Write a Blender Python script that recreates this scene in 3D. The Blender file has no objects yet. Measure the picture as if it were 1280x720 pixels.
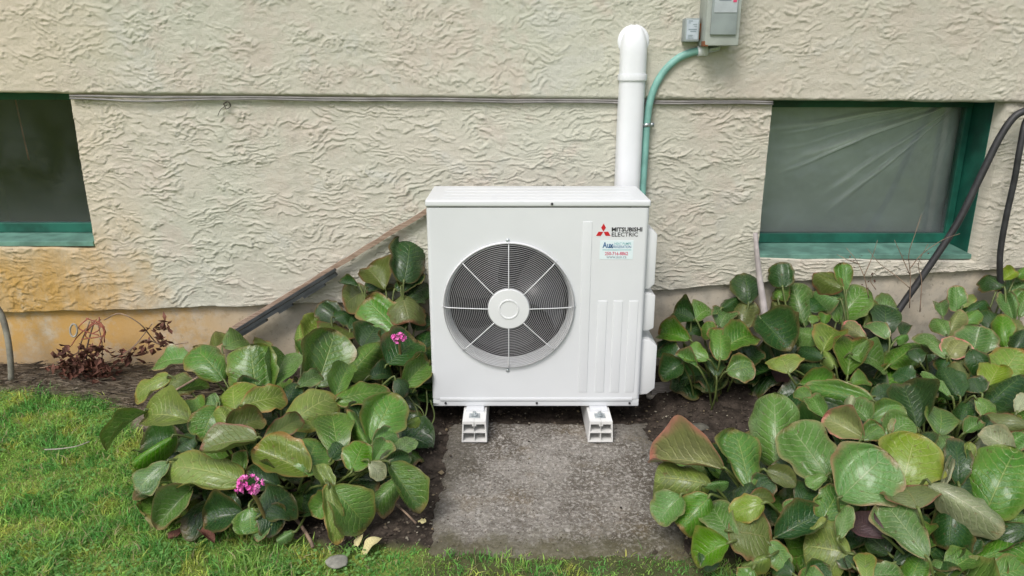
import bpy, bmesh, math, random
import numpy as np
from mathutils import Vector, Matrix

random.seed(7)
RNG = np.random.default_rng(7)
R = math.radians
S = bpy.context.scene
COL = S.collection

# ------------------------------------------------------------------ camera
CAM_Z, PITCH, FPX = 1.44, 16.9, 924.0
cd = bpy.data.cameras.new('camera')
cam = bpy.data.objects.new('camera', cd)
COL.objects.link(cam)
cam.location = (0, 0, CAM_Z)
cam.rotation_euler = (R(90 - PITCH), 0, 0)
cd.sensor_width = 36
cd.lens = FPX / 1280 * 36
cd.clip_start, cd.clip_end = 0.05, 500
S.camera = cam

# ------------------------------------------------------------------ overcast daylight
SUN_EL, SUN_AZ = 51.0, 205.0          # sun behind the photographer, a little to the left
w = bpy.data.worlds.new('World')
S.world = w
w.use_nodes = True
nt = w.node_tree
bg = nt.nodes['Background']
sky = nt.nodes.new('ShaderNodeTexSky')
sky.sky_type = 'NISHITA'
sky.sun_disc = False
sky.sun_elevation = R(SUN_EL)
sky.sun_rotation = R(SUN_AZ)
sky.air_density = 1.0
sky.dust_density = 4.0
sky.ozone_density = 1.0
hs = nt.nodes.new('ShaderNodeHueSaturation')   # cloud cover greys the sky evenly
hs.inputs['Saturation'].default_value = 0.70
nt.links.new(sky.outputs[0], hs.inputs['Color'])
nt.links.new(hs.outputs[0], bg.inputs[0])
bg.inputs[1].default_value = 0.12
sd = bpy.data.lights.new('sun', 'SUN')
sd.energy = 1.5
sd.angle = R(20)
sd.color = (1.0, 0.985, 0.96)
sun = bpy.data.objects.new('sun', sd)
COL.objects.link(sun)
az = R(SUN_AZ)
sdir = Vector((math.sin(az) * math.cos(R(SUN_EL)), math.cos(az) * math.cos(R(SUN_EL)), math.sin(R(SUN_EL))))
sun.rotation_euler = (-sdir).to_track_quat('-Z', 'Y').to_euler()
S.view_settings.view_transform = 'Standard'
S.view_settings.look = 'None'
S.view_settings.gamma = 1
S.view_settings.use_curve_mapping = False
S.view_settings.exposure = 0.36
S.render.engine = 'CYCLES'

# ------------------------------------------------------------------ measuring helpers (photo pixel -> point in the place)
CP, SP = math.cos(R(PITCH)), math.sin(R(PITCH))
def ray(px, py):
    a, b = (px - 640) / FPX, (360 - py) / FPX
    return Vector((a, CP + b * SP, -SP + b * CP))
def atY(px, py, Y):
    d = ray(px, py); t = Y / d.y
    return Vector((d.x * t, Y, CAM_Z + d.z * t))
def atZ(px, py, Z, ymax=3.17):
    d = ray(px, py); t = (Z - CAM_Z) / d.z if d.z < -1e-4 else 99
    if d.y * t > ymax or t <= 0: t = ymax / d.y
    return Vector((d.x * t, d.y * t, CAM_Z + d.z * t))
def onplane(px, py, p0, n):
    d = ray(px, py); o = Vector((0, 0, CAM_Z))
    t = (p0 - o).dot(n) / d.dot(n)
    return o + d * t

# ------------------------------------------------------------------ numpy noise
_perm = np.random.default_rng(3).permutation(4096)
def _grad(ix, iy):
    h = _perm[(ix + _perm[iy & 4095]) & 4095]
    a = h * (2 * np.pi / 4096) * 7.0
    return np.cos(a), np.sin(a)
def perlin(x, y):
    x = np.asarray(x, float) + 500.0; y = np.asarray(y, float) + 500.0
    ix = np.floor(x).astype(int); iy = np.floor(y).astype(int)
    fx = x - ix; fy = y - iy
    u = fx ** 3 * (fx * (fx * 6 - 15) + 10); v = fy ** 3 * (fy * (fy * 6 - 15) + 10)
    def g(dx, dy):
        gx, gy = _grad(ix + dx, iy + dy)
        return gx * (fx - dx) + gy * (fy - dy)
    a = g(0, 0) + u * (g(1, 0) - g(0, 0)); b = g(0, 1) + u * (g(1, 1) - g(0, 1))
    return (a + v * (b - a)) * 1.5
def fbm(x, y, o=3):
    s, a, f = 0, 1, 1
    for i in range(o):
        s = s + a * perlin(x * f + 17.3 * i, y * f - 9.1 * i); a *= .5; f *= 2.03
    return s
def sstep(a, b, x):
    t = np.clip((x - a) / (b - a), 0, 1)
    return t * t * (3 - 2 * t)

# ------------------------------------------------------------------ object helpers
def tag(o, label, cat, group=None, kind=None):
    if label: o['label'] = label
    if cat: o['category'] = cat
    if group: o['group'] = group
    if kind: o['kind'] = kind
    return o
def empty(name, loc, label, cat, group=None):
    o = bpy.data.objects.new(name, None)
    COL.objects.link(o)
    o.location = loc
    o.empty_display_size = .1
    return tag(o, label, cat, group)
def attach(o, parent):
    if parent is not None:
        o.parent = parent
        if parent.type == 'EMPTY':
            o.matrix_parent_inverse = Matrix.Translation(-Vector(parent.location))
    return o
def mesh_obj(name, me, mat, parent=None, smooth=False):
    o = bpy.data.objects.new(name, me)
    COL.objects.link(o)
    if mat is not None: me.materials.append(mat)
    if smooth: me.shade_smooth() if hasattr(me, 'shade_smooth') else None
    return attach(o, parent)
def pyd(name, v, f, mat, parent=None, smooth=False):
    me = bpy.data.meshes.new(name)
    me.from_pydata([tuple(p) for p in v], [], f)
    me.update()
    if smooth: me.polygons.foreach_set('use_smooth', [True] * len(me.polygons))
    return mesh_obj(name, me, mat, parent)
def np_mesh(name, V, F, mat, parent=None, smooth=True, col=None):
    """V (n,3); F list of (m,k) int arrays"""
    me = bpy.data.meshes.new(name)
    me.vertices.add(len(V)); me.vertices.foreach_set('co', np.asarray(V, np.float32).ravel())
    tot = np.concatenate([np.full(len(a), a.shape[1]) for a in F])
    idx = np.concatenate([a.ravel() for a in F])
    me.loops.add(len(idx)); me.loops.foreach_set('vertex_index', idx.astype(np.int32))
    me.polygons.add(len(tot))
    st = np.concatenate([[0], np.cumsum(tot)[:-1]])
    me.polygons.foreach_set('loop_start', st.astype(np.int32))
    me.polygons.foreach_set('loop_total', tot.astype(np.int32))
    me.polygons.foreach_set('use_smooth', np.full(len(tot), smooth))
    if col is not None:
        a = me.color_attributes.new('tint', 'FLOAT_COLOR', 'POINT')
        a.data.foreach_set('color', np.asarray(col, np.float32).ravel())
    me.update(); me.validate()
    return mesh_obj(name, me, mat, parent)

class MB:
    def __init__(s): s.v = []; s.f = []
    def add(s, v, f):
        n = len(s.v); s.v += [tuple(p) for p in v]; s.f += [tuple(i + n for i in q) for q in f]; return s
    def box(s, x0, x1, y0, y1, z0, z1, bev=0, seg=2):
        bm = bmesh.new(); bmesh.ops.create_cube(bm, size=1)
        for p in bm.verts:
            p.co = Vector(((x0 + x1) / 2 + p.co.x * (x1 - x0), (y0 + y1) / 2 + p.co.y * (y1 - y0), (z0 + z1) / 2 + p.co.z * (z1 - z0)))
        if bev: bmesh.ops.bevel(bm, geom=bm.edges[:], offset=bev, segments=seg, profile=.6, affect='EDGES', clamp_overlap=True)
        bm.verts.index_update()
        s.add([p.co for p in bm.verts], [[q.index for q in f.verts] for f in bm.faces]); bm.free(); return s
    def prism(s, poly, axis, a0, a1, bev=0):
        """poly in the two other axes; axis 0,1,2"""
        bm = bmesh.new()
        def P(p, a):
            c = list(p); c.insert(axis, a); return c
        A = [bm.verts.new(P(p, a0)) for p in poly]; B = [bm.verts.new(P(p, a1)) for p in poly]
        n = len(poly)
        bm.faces.new(A); bm.faces.new(B[::-1])
        for i in range(n): bm.faces.new([A[i], B[i], B[(i + 1) % n], A[(i + 1) % n]])
        bmesh.ops.recalc_face_normals(bm, faces=bm.faces[:])
        if bev: bmesh.ops.bevel(bm, geom=bm.edges[:], offset=bev, segments=2, profile=.6, affect='EDGES', clamp_overlap=True)
        bm.verts.index_update()
        s.add([p.co for p in bm.verts], [[q.index for q in f.verts] for f in bm.faces]); bm.free(); return s
    def tube(s, pts, r, sides=8, caps=True, closed=False):
        P = [Vector(p) for p in pts]; n = len(P)
        rr = r if isinstance(r, (list, tuple)) else [r] * n
        T = []
        for i in range(n):
            a = P[(i - 1) % n] if closed or i > 0 else P[i]; b = P[(i + 1) % n] if closed or i < n - 1 else P[i]
            T.append((b - a).normalized())
        up = Vector((0, 0, 1)) if abs(T[0].z) < .9 else Vector((1, 0, 0))
        nrm = (up - T[0] * up.dot(T[0])).normalized()
        v = []
        for i in range(n):
            nrm = (nrm - T[i] * nrm.dot(T[i])).normalized(); bi = T[i].cross(nrm)
            for k in range(sides):
                a = 2 * math.pi * k / sides
                v.append(P[i] + (nrm * math.cos(a) + bi * math.sin(a)) * rr[i])
        f = []
        for i in range(n if closed else n - 1):
            j = (i + 1) % n
            for k in range(sides):
                l = (k + 1) % sides
                f.append((i * sides + k, i * sides + l, j * sides + l, j * sides + k))
        if caps and not closed:
            f.append(tuple(range(sides - 1, -1, -1))); f.append(tuple((n - 1) * sides + k for k in range(sides)))
        return s.add(v, f)
    def lathe_y(s, prof, cx, cz, n=64, close=False):
        """prof: list of (radius, y), revolved about the Y direction"""
        v = []
        for (r, y) in prof:
            for k in range(n):
                a = 2 * math.pi * k / n
                v.append((cx + r * math.cos(a), y, cz + r * math.sin(a)))
        f = []
        m = len(prof)
        for i in range(m - 1):
            for k in range(n):
                l = (k + 1) % n
                f.append((i * n + k, i * n + l, (i + 1) * n + l, (i + 1) * n + k))
        if close: f.append(tuple((m - 1) * n + k for k in range(n)))
        return s.add(v, f)
    def build(s, name, mat, parent=None, smooth=False):
        return pyd(name, s.v, s.f, mat, parent, smooth)
def smooth_path(P, n=8):
    P = [Vector(p) for p in P]; out = []
    Q = [P[0] * 2 - P[1]] + P + [P[-1] * 2 - P[-2]]
    for i in range(1, len(Q) - 2):
        a, b, c, d = Q[i - 1:i + 3]
        for k in range(n):
            t = k / n
            out.append(.5 * ((2 * b) + (c - a) * t + (2 * a - 5 * b + 4 * c - d) * t * t + (3 * b - a - 3 * c + d) * t ** 3))
    out.append(P[-1]); return out
def autosmooth(o, deg=40):
    me = o.data
    me.polygons.foreach_set('use_smooth', [True] * len(me.polygons))
    bm = bmesh.new(); bm.from_mesh(me)
    for e in bm.edges:
        if len(e.link_faces) == 2 and e.calc_face_angle(0) > R(deg): e.smooth = False
    bm.to_mesh(me); bm.free(); return o

# ------------------------------------------------------------------ material helpers
class NT:
    def __init__(s, name):
        s.m = bpy.data.materials.new(name); s.m.use_nodes = True
        s.t = s.m.node_tree; s.p = s.t.nodes['Principled BSDF']; s.out = s.t.nodes['Material Output']
    def n(s, typ, **kw):
        x = s.t.nodes.new(typ)
        for k, v in kw.items(): setattr(x, k, v)
        return x
    def L(s, a, b): s.t.links.new(a, b)
    def put(s, inp, v):
        if isinstance(v, bpy.types.NodeSocket): s.L(v, inp)
        else: inp.default_value = v
    def math(s, op, a, b=0.0, c=None, clamp=False):
        x = s.n('ShaderNodeMath', operation=op); x.use_clamp = clamp
        s.put(x.inputs[0], a); s.put(x.inputs[1], b)
        if c is not None: s.put(x.inputs[2], c)
        return x.outputs[0]
    def ramp(s, v, a, b):           # smooth 0..1 between a and b
        x = s.n('ShaderNodeMapRange', interpolation_type='SMOOTHSTEP')
        s.put(x.inputs[0], v); x.inputs[1].default_value = a; x.inputs[2].default_value = b
        return x.outputs[0]
    def mix(s, f, a, b, mode='MIX'):
        x = s.n('ShaderNodeMix', data_type='RGBA', blend_type=mode)
        s.put(x.inputs[0], f)
        for i, v in ((6, a), (7, b)):
            s.put(x.inputs[i], v if isinstance(v, bpy.types.NodeSocket) else (*v[:3], 1))
        return x.outputs[2]
    def noise(s, scale, detail=4, rough=.55, vec=None, stretch=None, dist=0.0):
        x = s.n('ShaderNodeTexNoise'); x.inputs['Scale'].default_value = scale
        x.inputs['Detail'].default_value = detail; x.inputs['Roughness'].default_value = rough
        x.inputs['Distortion'].default_value = dist
        if vec is None: vec = s.coord()
        if stretch:
            mp = s.n('ShaderNodeMapping'); mp.inputs['Scale'].default_value = stretch
            s.L(vec, mp.inputs[0]); vec = mp.outputs[0]
        s.L(vec, x.inputs['Vector']); return x.outputs[0]
    def coord(s, which='Object'):
        if not hasattr(s, '_tc'): s._tc = s.n('ShaderNodeTexCoord')
        return s._tc.outputs[which]
    def xyz(s, vec=None):
        x = s.n('ShaderNodeSeparateXYZ'); s.L(vec if vec is not None else s.coord(), x.inputs[0]); return x.outputs
    def bump(s, h, strength=.3, dist=.01):
        b = s.n('ShaderNodeBump'); b.inputs['Strength'].default_value = strength; b.inputs['Distance'].default_value = dist
        s.L(h, b.inputs['Height']); s.L(b.outputs[0], s.p.inputs['Normal']); return b
    def base(s, c, rough=.5, metal=0.0, spec=None):
        s.put(s.p.inputs['Base Color'], c if isinstance(c, bpy.types.NodeSocket) else (*c[:3], 1))
        s.put(s.p.inputs['Roughness'], rough); s.p.inputs['Metallic'].default_value = metal
        if spec is not None: s.p.inputs['Specular IOR Level'].default_value = spec
        return s.m
def simple(name, c, rough=.5, metal=0.0, var=.12, scale=6, bump=0.0, bscale=200, spec=None):
    t = NT(name)
    n = t.noise(scale, 5)
    dark = tuple(x * (1 - var) for x in c); lite = tuple(min(1, x * (1 + var)) for x in c)
    col = t.mix(t.ramp(n, .3, .7), dark, lite)
    rr = t.math('MULTIPLY_ADD', n, .2, rough - .1)
    t.base(col, rr, metal, spec)
    if bump: t.bump(t.noise(bscale, 3), bump, .002)
    return t.m

# ------------------------------------------------------------------ materials
def mat_stucco():
    t = NT('stucco_paint')
    X = t.xyz()
    cream, green, pink = (.575, .545, .465), (.54, .54, .455), (.565, .50, .43)
    n1 = t.noise(1.3, 4, .6); n2 = t.noise(4.5, 5, .65)
    c = t.mix(t.ramp(n1, .38, .62), cream, green)
    c = t.mix(t.math('MULTIPLY', t.ramp(n2, .50, .66), .7), c, pink)
    c = t.mix(t.math('MULTIPLY', t.ramp(t.noise(2.8, 5, .7, dist=.6), .55, .62), .5), c, (.56, .56, .51))
    c = t.mix(t.math('MULTIPLY', t.ramp(X[0], .2, 1.2), .35), c, (.525, .475, .39))
    grey = t.ramp(t.noise(2.2, 6, .7), .52, .8)
    c = t.mix(t.math('MULTIPLY', grey, .35), c, (.45, .435, .38))
    # weathered pink-beige band where the wall turns warmer near the left window
    lx = t.math('ADD', X[0], t.math('MULTIPLY', t.math('SUBTRACT', n2, .5), .9))
    warm = t.math('MULTIPLY', t.math('SUBTRACT', 1.0, t.ramp(lx, -2.0, -1.45)), .6)
    c = t.mix(warm, c, (.61, .525, .40))
    # ochre water stain under the left window
    zz = t.math('ADD', X[2], t.math('MULTIPLY', t.math('SUBTRACT', n2, .5), .35))
    oc = t.math('MULTIPLY', t.math('SUBTRACT', 1.0, t.ramp(lx, -1.95, -1.5)), t.math('SUBTRACT', 1.0, t.ramp(zz, .50, .78)))
    drip = t.ramp(t.noise(11, 5, .7, stretch=(1, 1, .18)), .30, .62)
    ocn = t.math('MULTIPLY', oc, t.math('MULTIPLY', t.ramp(t.noise(9, 7, .75), .14, .48), t.math('MULTIPLY_ADD', drip, .45, .55)))
    c = t.mix(t.math('MULTIPLY', ocn, 1.0), c, (.50, .31, .10))
    # faint grey streaks running down
    st = t.ramp(t.noise(9, 4, .6, stretch=(1, 1, .08)), .58, .78)
    c = t.mix(t.math('MULTIPLY', st, .22), c, (.36, .35, .30))
    sp = t.ramp(t.noise(110, 4, .7), .56, .70)
    c = t.mix(t.math('MULTIPLY', sp, .38), c, (.40, .37, .30))
    t.base(c, .85, 0, .25)
    t.bump(t.noise(180, 5, .75), .8, .005)
    return t.m
def mat_foundation():
    t = NT('foundation_render')
    X = t.xyz()
    n = t.noise(3, 6, .65); n2 = t.noise(14, 5, .6)
    c = t.mix(t.ramp(n, .35, .65), (.54, .475, .375), (.45, .415, .35))
    c = t.mix(t.math('MULTIPLY', t.ramp(n2, .45, .68), .7), c, (.33, .30, .25))
    c = t.mix(t.math('MULTIPLY', t.ramp(t.noise(40, 5, .7), .55, .68), .6), c, (.24, .21, .17))
    lx = t.math('ADD', X[0], t.math('MULTIPLY', t.math('SUBTRACT', n, .5), 1.0))
    oc = t.math('MULTIPLY', t.math('SUBTRACT', 1.0, t.ramp(lx, -1.9, -.85)), t.ramp(t.noise(6, 7, .75), .28, .58))
    c = t.mix(t.math('MULTIPLY', oc, .95), c, (.53, .32, .10))
    zz = t.math('ADD', X[2], t.math('MULTIPLY', t.math('SUBTRACT', n2, .5), .14))
    c = t.mix(t.math('MULTIPLY', t.math('SUBTRACT', 1.0, t.ramp(zz, .07, .2)), .6), c, (.23, .20, .15))
    t.base(c, .9, 0, .2); t.bump(t.noise(120, 5, .6), .4, .004)
    return t.m
def mat_slab():
    t = NT('weathered_concrete')
    X = t.xyz()
    n = t.noise(3.2, 7, .68); n2 = t.noise(75, 5, .75); n3 = t.noise(9, 6, .65)
    c = t.mix(t.ramp(n, .36, .62), (.10, .086, .068), (.28, .26, .23))
    c = t.mix(t.math('MULTIPLY', t.ramp(t.noise(6, 6, .75, dist=.8), .55, .68), .6), c, (.35, .33, .30))
    c = t.mix(t.math('MULTIPLY', t.ramp(n3, .5, .72), .6), c, (.095, .080, .064))
    c = t.mix(t.math('MULTIPLY', t.ramp(t.noise(4.2, 5, .6), .52, .68), .55), c, (.20, .155, .095))
    c = t.mix(t.math('MULTIPLY', t.ramp(n2, .48, .60), .85), c, (.42, .40, .365))
    c = t.mix(t.math('MULTIPLY', t.ramp(t.noise(120, 4, .7), .54, .64), .85), c, (.075, .062, .048))
    ex = t.math('ABSOLUTE', t.math('SUBTRACT', t.math('ADD', X[0], t.math('MULTIPLY', t.math('SUBTRACT', n, .5), .5)), .15))
    c = t.mix(t.math('MULTIPLY', t.ramp(ex, .24, .42), .65), c, (.105, .095, .075))     # damp dirty margins
    yy = t.math('ADD', X[1], t.math('MULTIPLY', t.math('SUBTRACT', n3, .5), .35))
    moss = t.math('MULTIPLY', t.math('SUBTRACT', 1.0, t.ramp(yy, 1.93, 2.10)), .75)
    c = t.mix(moss, c, (.10, .092, .048))
    t.base(c, .92, 0, .2); t.bump(t.noise(110, 6, .75), .9, .006)
    return t.m
def mat_ground():
    t = NT('soil_and_turf')
    a = t.n('ShaderNodeVertexColor'); a.layer_name = 'tint'
    sx = t.n('ShaderNodeSeparateColor'); t.L(a.outputs[0], sx.inputs[0])
    n = t.noise(26, 6, .7); n2 = t.noise(5, 5)
    soil = t.mix(t.ramp(n, .3, .72), (.024, .019, .015), (.078, .062, .050))
    soil = t.mix(t.math('MULTIPLY', t.ramp(t.noise(60, 4, .7), .58, .7), .6), soil, (.16, .135, .10))
    lawn = t.mix(t.ramp(n2, .3, .7), (.13, .20, .04), (.20, .25, .06))
    dry = t.mix(t.ramp(n, .3, .7), (.15, .125, .095), (.34, .29, .225))
    c = t.mix(sx.outputs[0], soil, lawn)
    c = t.mix(sx.outputs[1], c, dry)
    t.base(c, .95, 0, .15); t.bump(n, .8, .012)
    return t.m
def mat_tint(name, rough=.6, transl=.3):
    t = NT(name)
    a = t.n('ShaderNodeVertexColor'); a.layer_name = 'tint'
    t.base(a.outputs[0], rough, 0, .3)
    tr = t.n('ShaderNodeBsdfTranslucent'); t.L(a.outputs[0], tr.inputs[0])
    mx = t.n('ShaderNodeMixShader'); mx.inputs[0].default_value = transl
    t.L(t.p.outputs[0], mx.inputs[1]); t.L(tr.outputs[0], mx.inputs[2]); t.L(mx.outputs[0], t.out.inputs[0])
    return t.m
def mat_leaf(name, c, vein, edge, edge_amt, rough=.38, blotch=None):
    t = NT(name)
    u, v, _ = t.xyz(t.coord('UV'))
    v = t.math('MULTIPLY_ADD', v, 2.0, -1.0); av = t.math('ABSOLUTE', v)
    ob = t.n('ShaderNodeObjectInfo'); rnd = ob.outputs['Random']
    off = t.n('ShaderNodeVectorMath', operation='MULTIPLY_ADD')
    cmb = t.n('ShaderNodeCombineXYZ')
    for i in range(3): t.put(cmb.inputs[i], t.math('MULTIPLY', rnd, 31.0 + 17 * i))
    t.L(t.coord('UV'), off.inputs[0]); off.inputs[1].default_value = (1, 1, 1); t.L(cmb.outputs[0], off.inputs[2])
    vec = off.outputs[0]
    n1 = t.noise(3.5, 5, .6, vec); n2 = t.noise(16, 4, .6, vec)
    ph = t.math('MULTIPLY', t.math('SUBTRACT', u, t.math('MULTIPLY', av, .30)), 9.0)
    ph = t.math('ADD', ph, t.math('MULTIPLY', t.math('SUBTRACT', n1, .5), 1.6))
    fr = t.math('ABSOLUTE', t.math('SUBTRACT', t.math('FRACT', ph), .5))
    sv = t.math('MULTIPLY', t.ramp(fr, .37, .5), t.math('SUBTRACT', 1.0, t.ramp(av, .55, 1.0)))
    mid = t.math('SUBTRACT', 1.0, t.ramp(av, .008, .042))
    mid = t.math('MULTIPLY', mid, t.math('SUBTRACT', 1.0, t.ramp(u, .6, .98)))
    hv = t.n('ShaderNodeHueSaturation')
    t.put(hv.inputs['Hue'], t.math('MULTIPLY_ADD', rnd, .030, .485))
    t.put(hv.inputs['Value'], t.math('MULTIPLY_ADD', t.math('FRACT', t.math('MULTIPLY', rnd, 7.31)), .55, .72))
    t.put(hv.inputs['Saturation'], t.math('MULTIPLY_ADD', t.math('FRACT', t.math('MULTIPLY', rnd, 3.77)), .3, .8))
    hv.inputs['Color'].default_value = (*c, 1)
    cc = t.mix(t.math('MULTIPLY', t.ramp(n1, .35, .7), .5), hv.outputs[0], tuple(x * 1.5 for x in c))
    cc = t.mix(t.math('MULTIPLY', t.ramp(n2, .5, .75), .25), cc, tuple(x * .55 for x in c))
    cc = t.mix(t.math('MULTIPLY', sv, .60), cc, vein)
    cc = t.mix(t.math('MULTIPLY', t.ramp(t.math('ADD', av, t.math('MULTIPLY', t.math('SUBTRACT', n1, .5), .9)), .35, 1.0), .45), cc, tuple(.55 * a + .45 * b for a, b in zip(c, vein)))
    cc = t.mix(t.math('MULTIPLY', mid, .62), cc, vein)
    # worn red-brown rim, uneven from leaf to leaf
    rim = t.math('MAXIMUM', av, t.math('MULTIPLY_ADD', t.ramp(u, .80, 1.0), .35, .65))
    rim = t.math('ADD', rim, t.math('MULTIPLY', t.math('SUBTRACT', n1, .5), .5))
    lim = t.ramp(rim, .78, 1.04)
    ea = t.math('MULTIPLY', t.math('POWER', t.math('FRACT', t.math('MULTIPLY', rnd, 5.17)), .7), edge_amt)
    cc = t.mix(t.math('MULTIPLY', lim, ea), cc, edge)
    spots = t.math('MULTIPLY', t.ramp(t.noise(9, 3, .7, vec), .62, .70), .6)
    cc = t.mix(spots, cc, blotch or (.10, .05, .02))
    t.base(cc, t.math('MULTIPLY_ADD', n2, .22, rough - .12), 0, .45)
    bh = t.math('SUBTRACT', n2, t.math('MULTIPLY', t.math('MAXIMUM', sv, mid), 1.3))
    t.bump(bh, .38, .012)
    t.p.inputs['Coat Weight'].default_value = .32; t.p.inputs['Coat Roughness'].default_value = .14; t.p.inputs['Coat IOR'].default_value = 1.45
    tr = t.n('ShaderNodeBsdfTranslucent'); t.L(cc, tr.inputs[0])
    mx = t.n('ShaderNodeMixShader'); mx.inputs[0].default_value = .18
    t.L(t.p.outputs[0], mx.inputs[1]); t.L(tr.outputs[0], mx.inputs[2]); t.L(mx.outputs[0], t.out.inputs[0])
    return t.m
def mat_glass(name, tint=(.92, .95, .94)):
    t = NT(name)
    fr = t.n('ShaderNodeFresnel'); fr.inputs[0].default_value = 1.5
    tp = t.n('ShaderNodeBsdfTransparent'); tp.inputs[0].default_value = (*tint, 1)
    gl = t.n('ShaderNodeBsdfGlossy'); gl.inputs['Roughness'].default_value = .03
    mx = t.n('ShaderNodeMixShader'); t.L(fr.outputs[0], mx.inputs[0]); t.L(tp.outputs[0], mx.inputs[1]); t.L(gl.outputs[0], mx.inputs[2])
    df = t.n('ShaderNodeBsdfDiffuse'); df.inputs[0].default_value = (.30, .33, .35, 1)     # dusty film, also tints the painted reflection
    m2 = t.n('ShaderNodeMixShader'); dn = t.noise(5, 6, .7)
    low = t.math('SUBTRACT', 1.0, t.ramp(t.math('ADD', t.xyz()[2], t.math('MULTIPLY', dn, .4)), .70, 1.15))      # greyish reflection painted as a diffuse tint, strongest low on the pane
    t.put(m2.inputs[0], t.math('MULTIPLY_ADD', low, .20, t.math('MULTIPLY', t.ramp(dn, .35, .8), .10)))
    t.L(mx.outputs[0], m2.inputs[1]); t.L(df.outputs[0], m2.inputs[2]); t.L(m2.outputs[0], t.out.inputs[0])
    return t.m
def mat_film():
    t = NT('plastic_film')
    n = t.noise(6, 6, .65)
    a = t.n('ShaderNodeVertexColor'); a.layer_name = 'tint'          # where the film is gathered it lies double
    sx = t.n('ShaderNodeSeparateColor'); t.L(a.outputs[0], sx.inputs[0])
    t.base(t.mix(sx.outputs[0], (.66, .70, .70), (1.0, 1.0, .99)), .30, 0, .6)
    tp = t.n('ShaderNodeBsdfTransparent'); tp.inputs[0].default_value = (.90, .93, .92, 1)
    mx = t.n('ShaderNodeMixShader'); t.put(mx.inputs[0], t.math('ADD', t.math('MULTIPLY_ADD', t.ramp(n, .25, .8), .12, .86), t.math('MULTIPLY', sx.outputs[0], .40), clamp=True))
    t.L(tp.outputs[0], mx.inputs[1]); t.L(t.p.outputs[0], mx.inputs[2]); t.L(mx.outputs[0], t.out.inputs[0])
    return t.m
def mat_wood(name, c1, c2, axis_stretch=(4, 60, 60)):
    t = NT(name)
    n = t.noise(3, 6, .7, stretch=axis_stretch)
    t.base(t.mix(t.ramp(n, .3, .7), c1, c2), .85, 0, .2); t.bump(n, .5, .003)
    return t.m

M = {}
M['stucco'] = mat_stucco(); M['found'] = mat_foundation(); M['slab'] = mat_slab(); M['ground'] = mat_ground()
M['grass'] = mat_tint('grass_blade', .5, .42); M['litter'] = mat_tint('plant_litter', .9, .1)
M['white'] = simple('white_enamel', (.675, .695, .715), .42, 0, .03, 3, .04, 500)
M['white2'] = simple('white_plastic', (.70, .715, .725), .38, 0, .03, 4)
M['pvc'] = simple('white_pvc', (.76, .78, .81), .35, 0, .03, 5)
M['foot'] = simple('block_pvc', (.72, .72, .70), .5, 0, .07, 12)
M['fan'] = simple('fan_plastic', (.045, .045, .05), .4, 0, .1)
M['dark'] = simple('dark_inside', (.012, .012, .014), .7, 0, .2)
M['coil'] = simple('coil_fins', (.020, .019, .022), .5, .2, .2, 20)
M['wire'] = simple('guard_wire', (.38, .38, .39), .45, 0, .04)
M['zinc'] = simple('zinc_steel', (.52, .56, .57), .35, .8, .2, 40)
M['logo_red'] = simple('logo_red', (.52, .012, .02), .45, 0, .05)
M['ink'] = simple('black_ink', (.035, .035, .04), .5, 0, .05)
M['sticker'] = simple('sticker_paper', (.70, .80, .83), .5, 0, .03)
M['ink_blue'] = simple('blue_ink', (.05, .14, .30), .5, 0, .1)
M['ink_teal'] = simple('teal_ink', (.16, .42, .45), .5, 0, .1)
M['ink_red'] = simple('red_ink', (.58, .06, .14), .5, 0, .1)
M['ink_grey'] = simple('grey_ink', (.22, .28, .32), .5, 0, .1)
M['teal'] = simple('teal_conduit_paint', (.20, .42, .37), .5, 0, .15, 14)
M['meter'] = simple('meter_grey_paint', (.36, .39, .36), .5, 0, .14, 12, .1, 300)
M['meter2'] = simple('meter_door_grey', (.27, .31, .31), .5, 0, .12, 10)
M['meter3'] = simple('meter_plate', (.40, .44, .46), .45, 0, .08, 30)
M['rust'] = simple('rust', (.20, .075, .03), .9, 0, .4, 40)
M['tagplate'] = simple('tag_plate', (.48, .54, .60), .5, .2, .1, 30)
M['green'] = simple('green_gloss_paint', (.009, .095, .066), .45, 0, .35, 9, .2, 80)
M['green2'] = simple('green_sill_paint', (.11, .235, .19), .5, 0, .25, 14, .2, 120)
M['sillcap'] = simple('sill_mortar', (.60, .54, .44), .85, 0, .15, 12, .4, 120)
M['room'] = simple('room_dark_paint', (.035, .05, .046), .8, 0, .4, 3)
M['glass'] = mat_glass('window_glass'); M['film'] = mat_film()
M['black'] = simple('black_rubber', (.028, .028, .030), .5, 0, .3, 20)
M['blackpl'] = simple('black_plastic', (.045, .050, .055), .4, 0, .25, 20)
M['cable'] = simple('grey_cable', (.22, .21, .205), .6, 0, .25, 10)
M['wire_dark'] = simple('rusty_wire', (.06, .05, .04), .7, 0, .3, 30)
M['wood'] = mat_wood('weathered_wood', (.20, .135, .095), (.42, .32, .25))
M['woodgrey'] = mat_wood('grey_wood', (.16, .14, .125), (.36, .33, .31))
M['stake'] = simple('grey_stake', (.42, .38, .37), .7, 0, .2, 20)
M['edge'] = simple('dark_edging', (.055, .05, .045), .6, 0, .3, 20)
M['stone'] = simple('pale_stone', (.36, .33, .28), .9, 0, .25, 30, .4, 100)
M['stone2'] = simple('grey_stone', (.115, .11, .088), .9, 0, .35, 30, .6, 90)
M['stone3'] = simple('lawn_stone', (.24, .235, .20), .9, 0, .3, 40, .5, 90)
M['twig'] = simple('dry_twig', (.24, .17, .12), .9, 0, .3, 20)
M['redtwig'] = simple('red_twig', (.28, .09, .055), .8, 0, .3, 20)
M['brownleaf'] = simple('dead_brown_leaf', (.13, .052, .034), .85, 0, .45, 25)
M['paleleaf'] = simple('fallen_pale_leaf', (.52, .47, .24), .8, 0, .25, 25)
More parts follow.
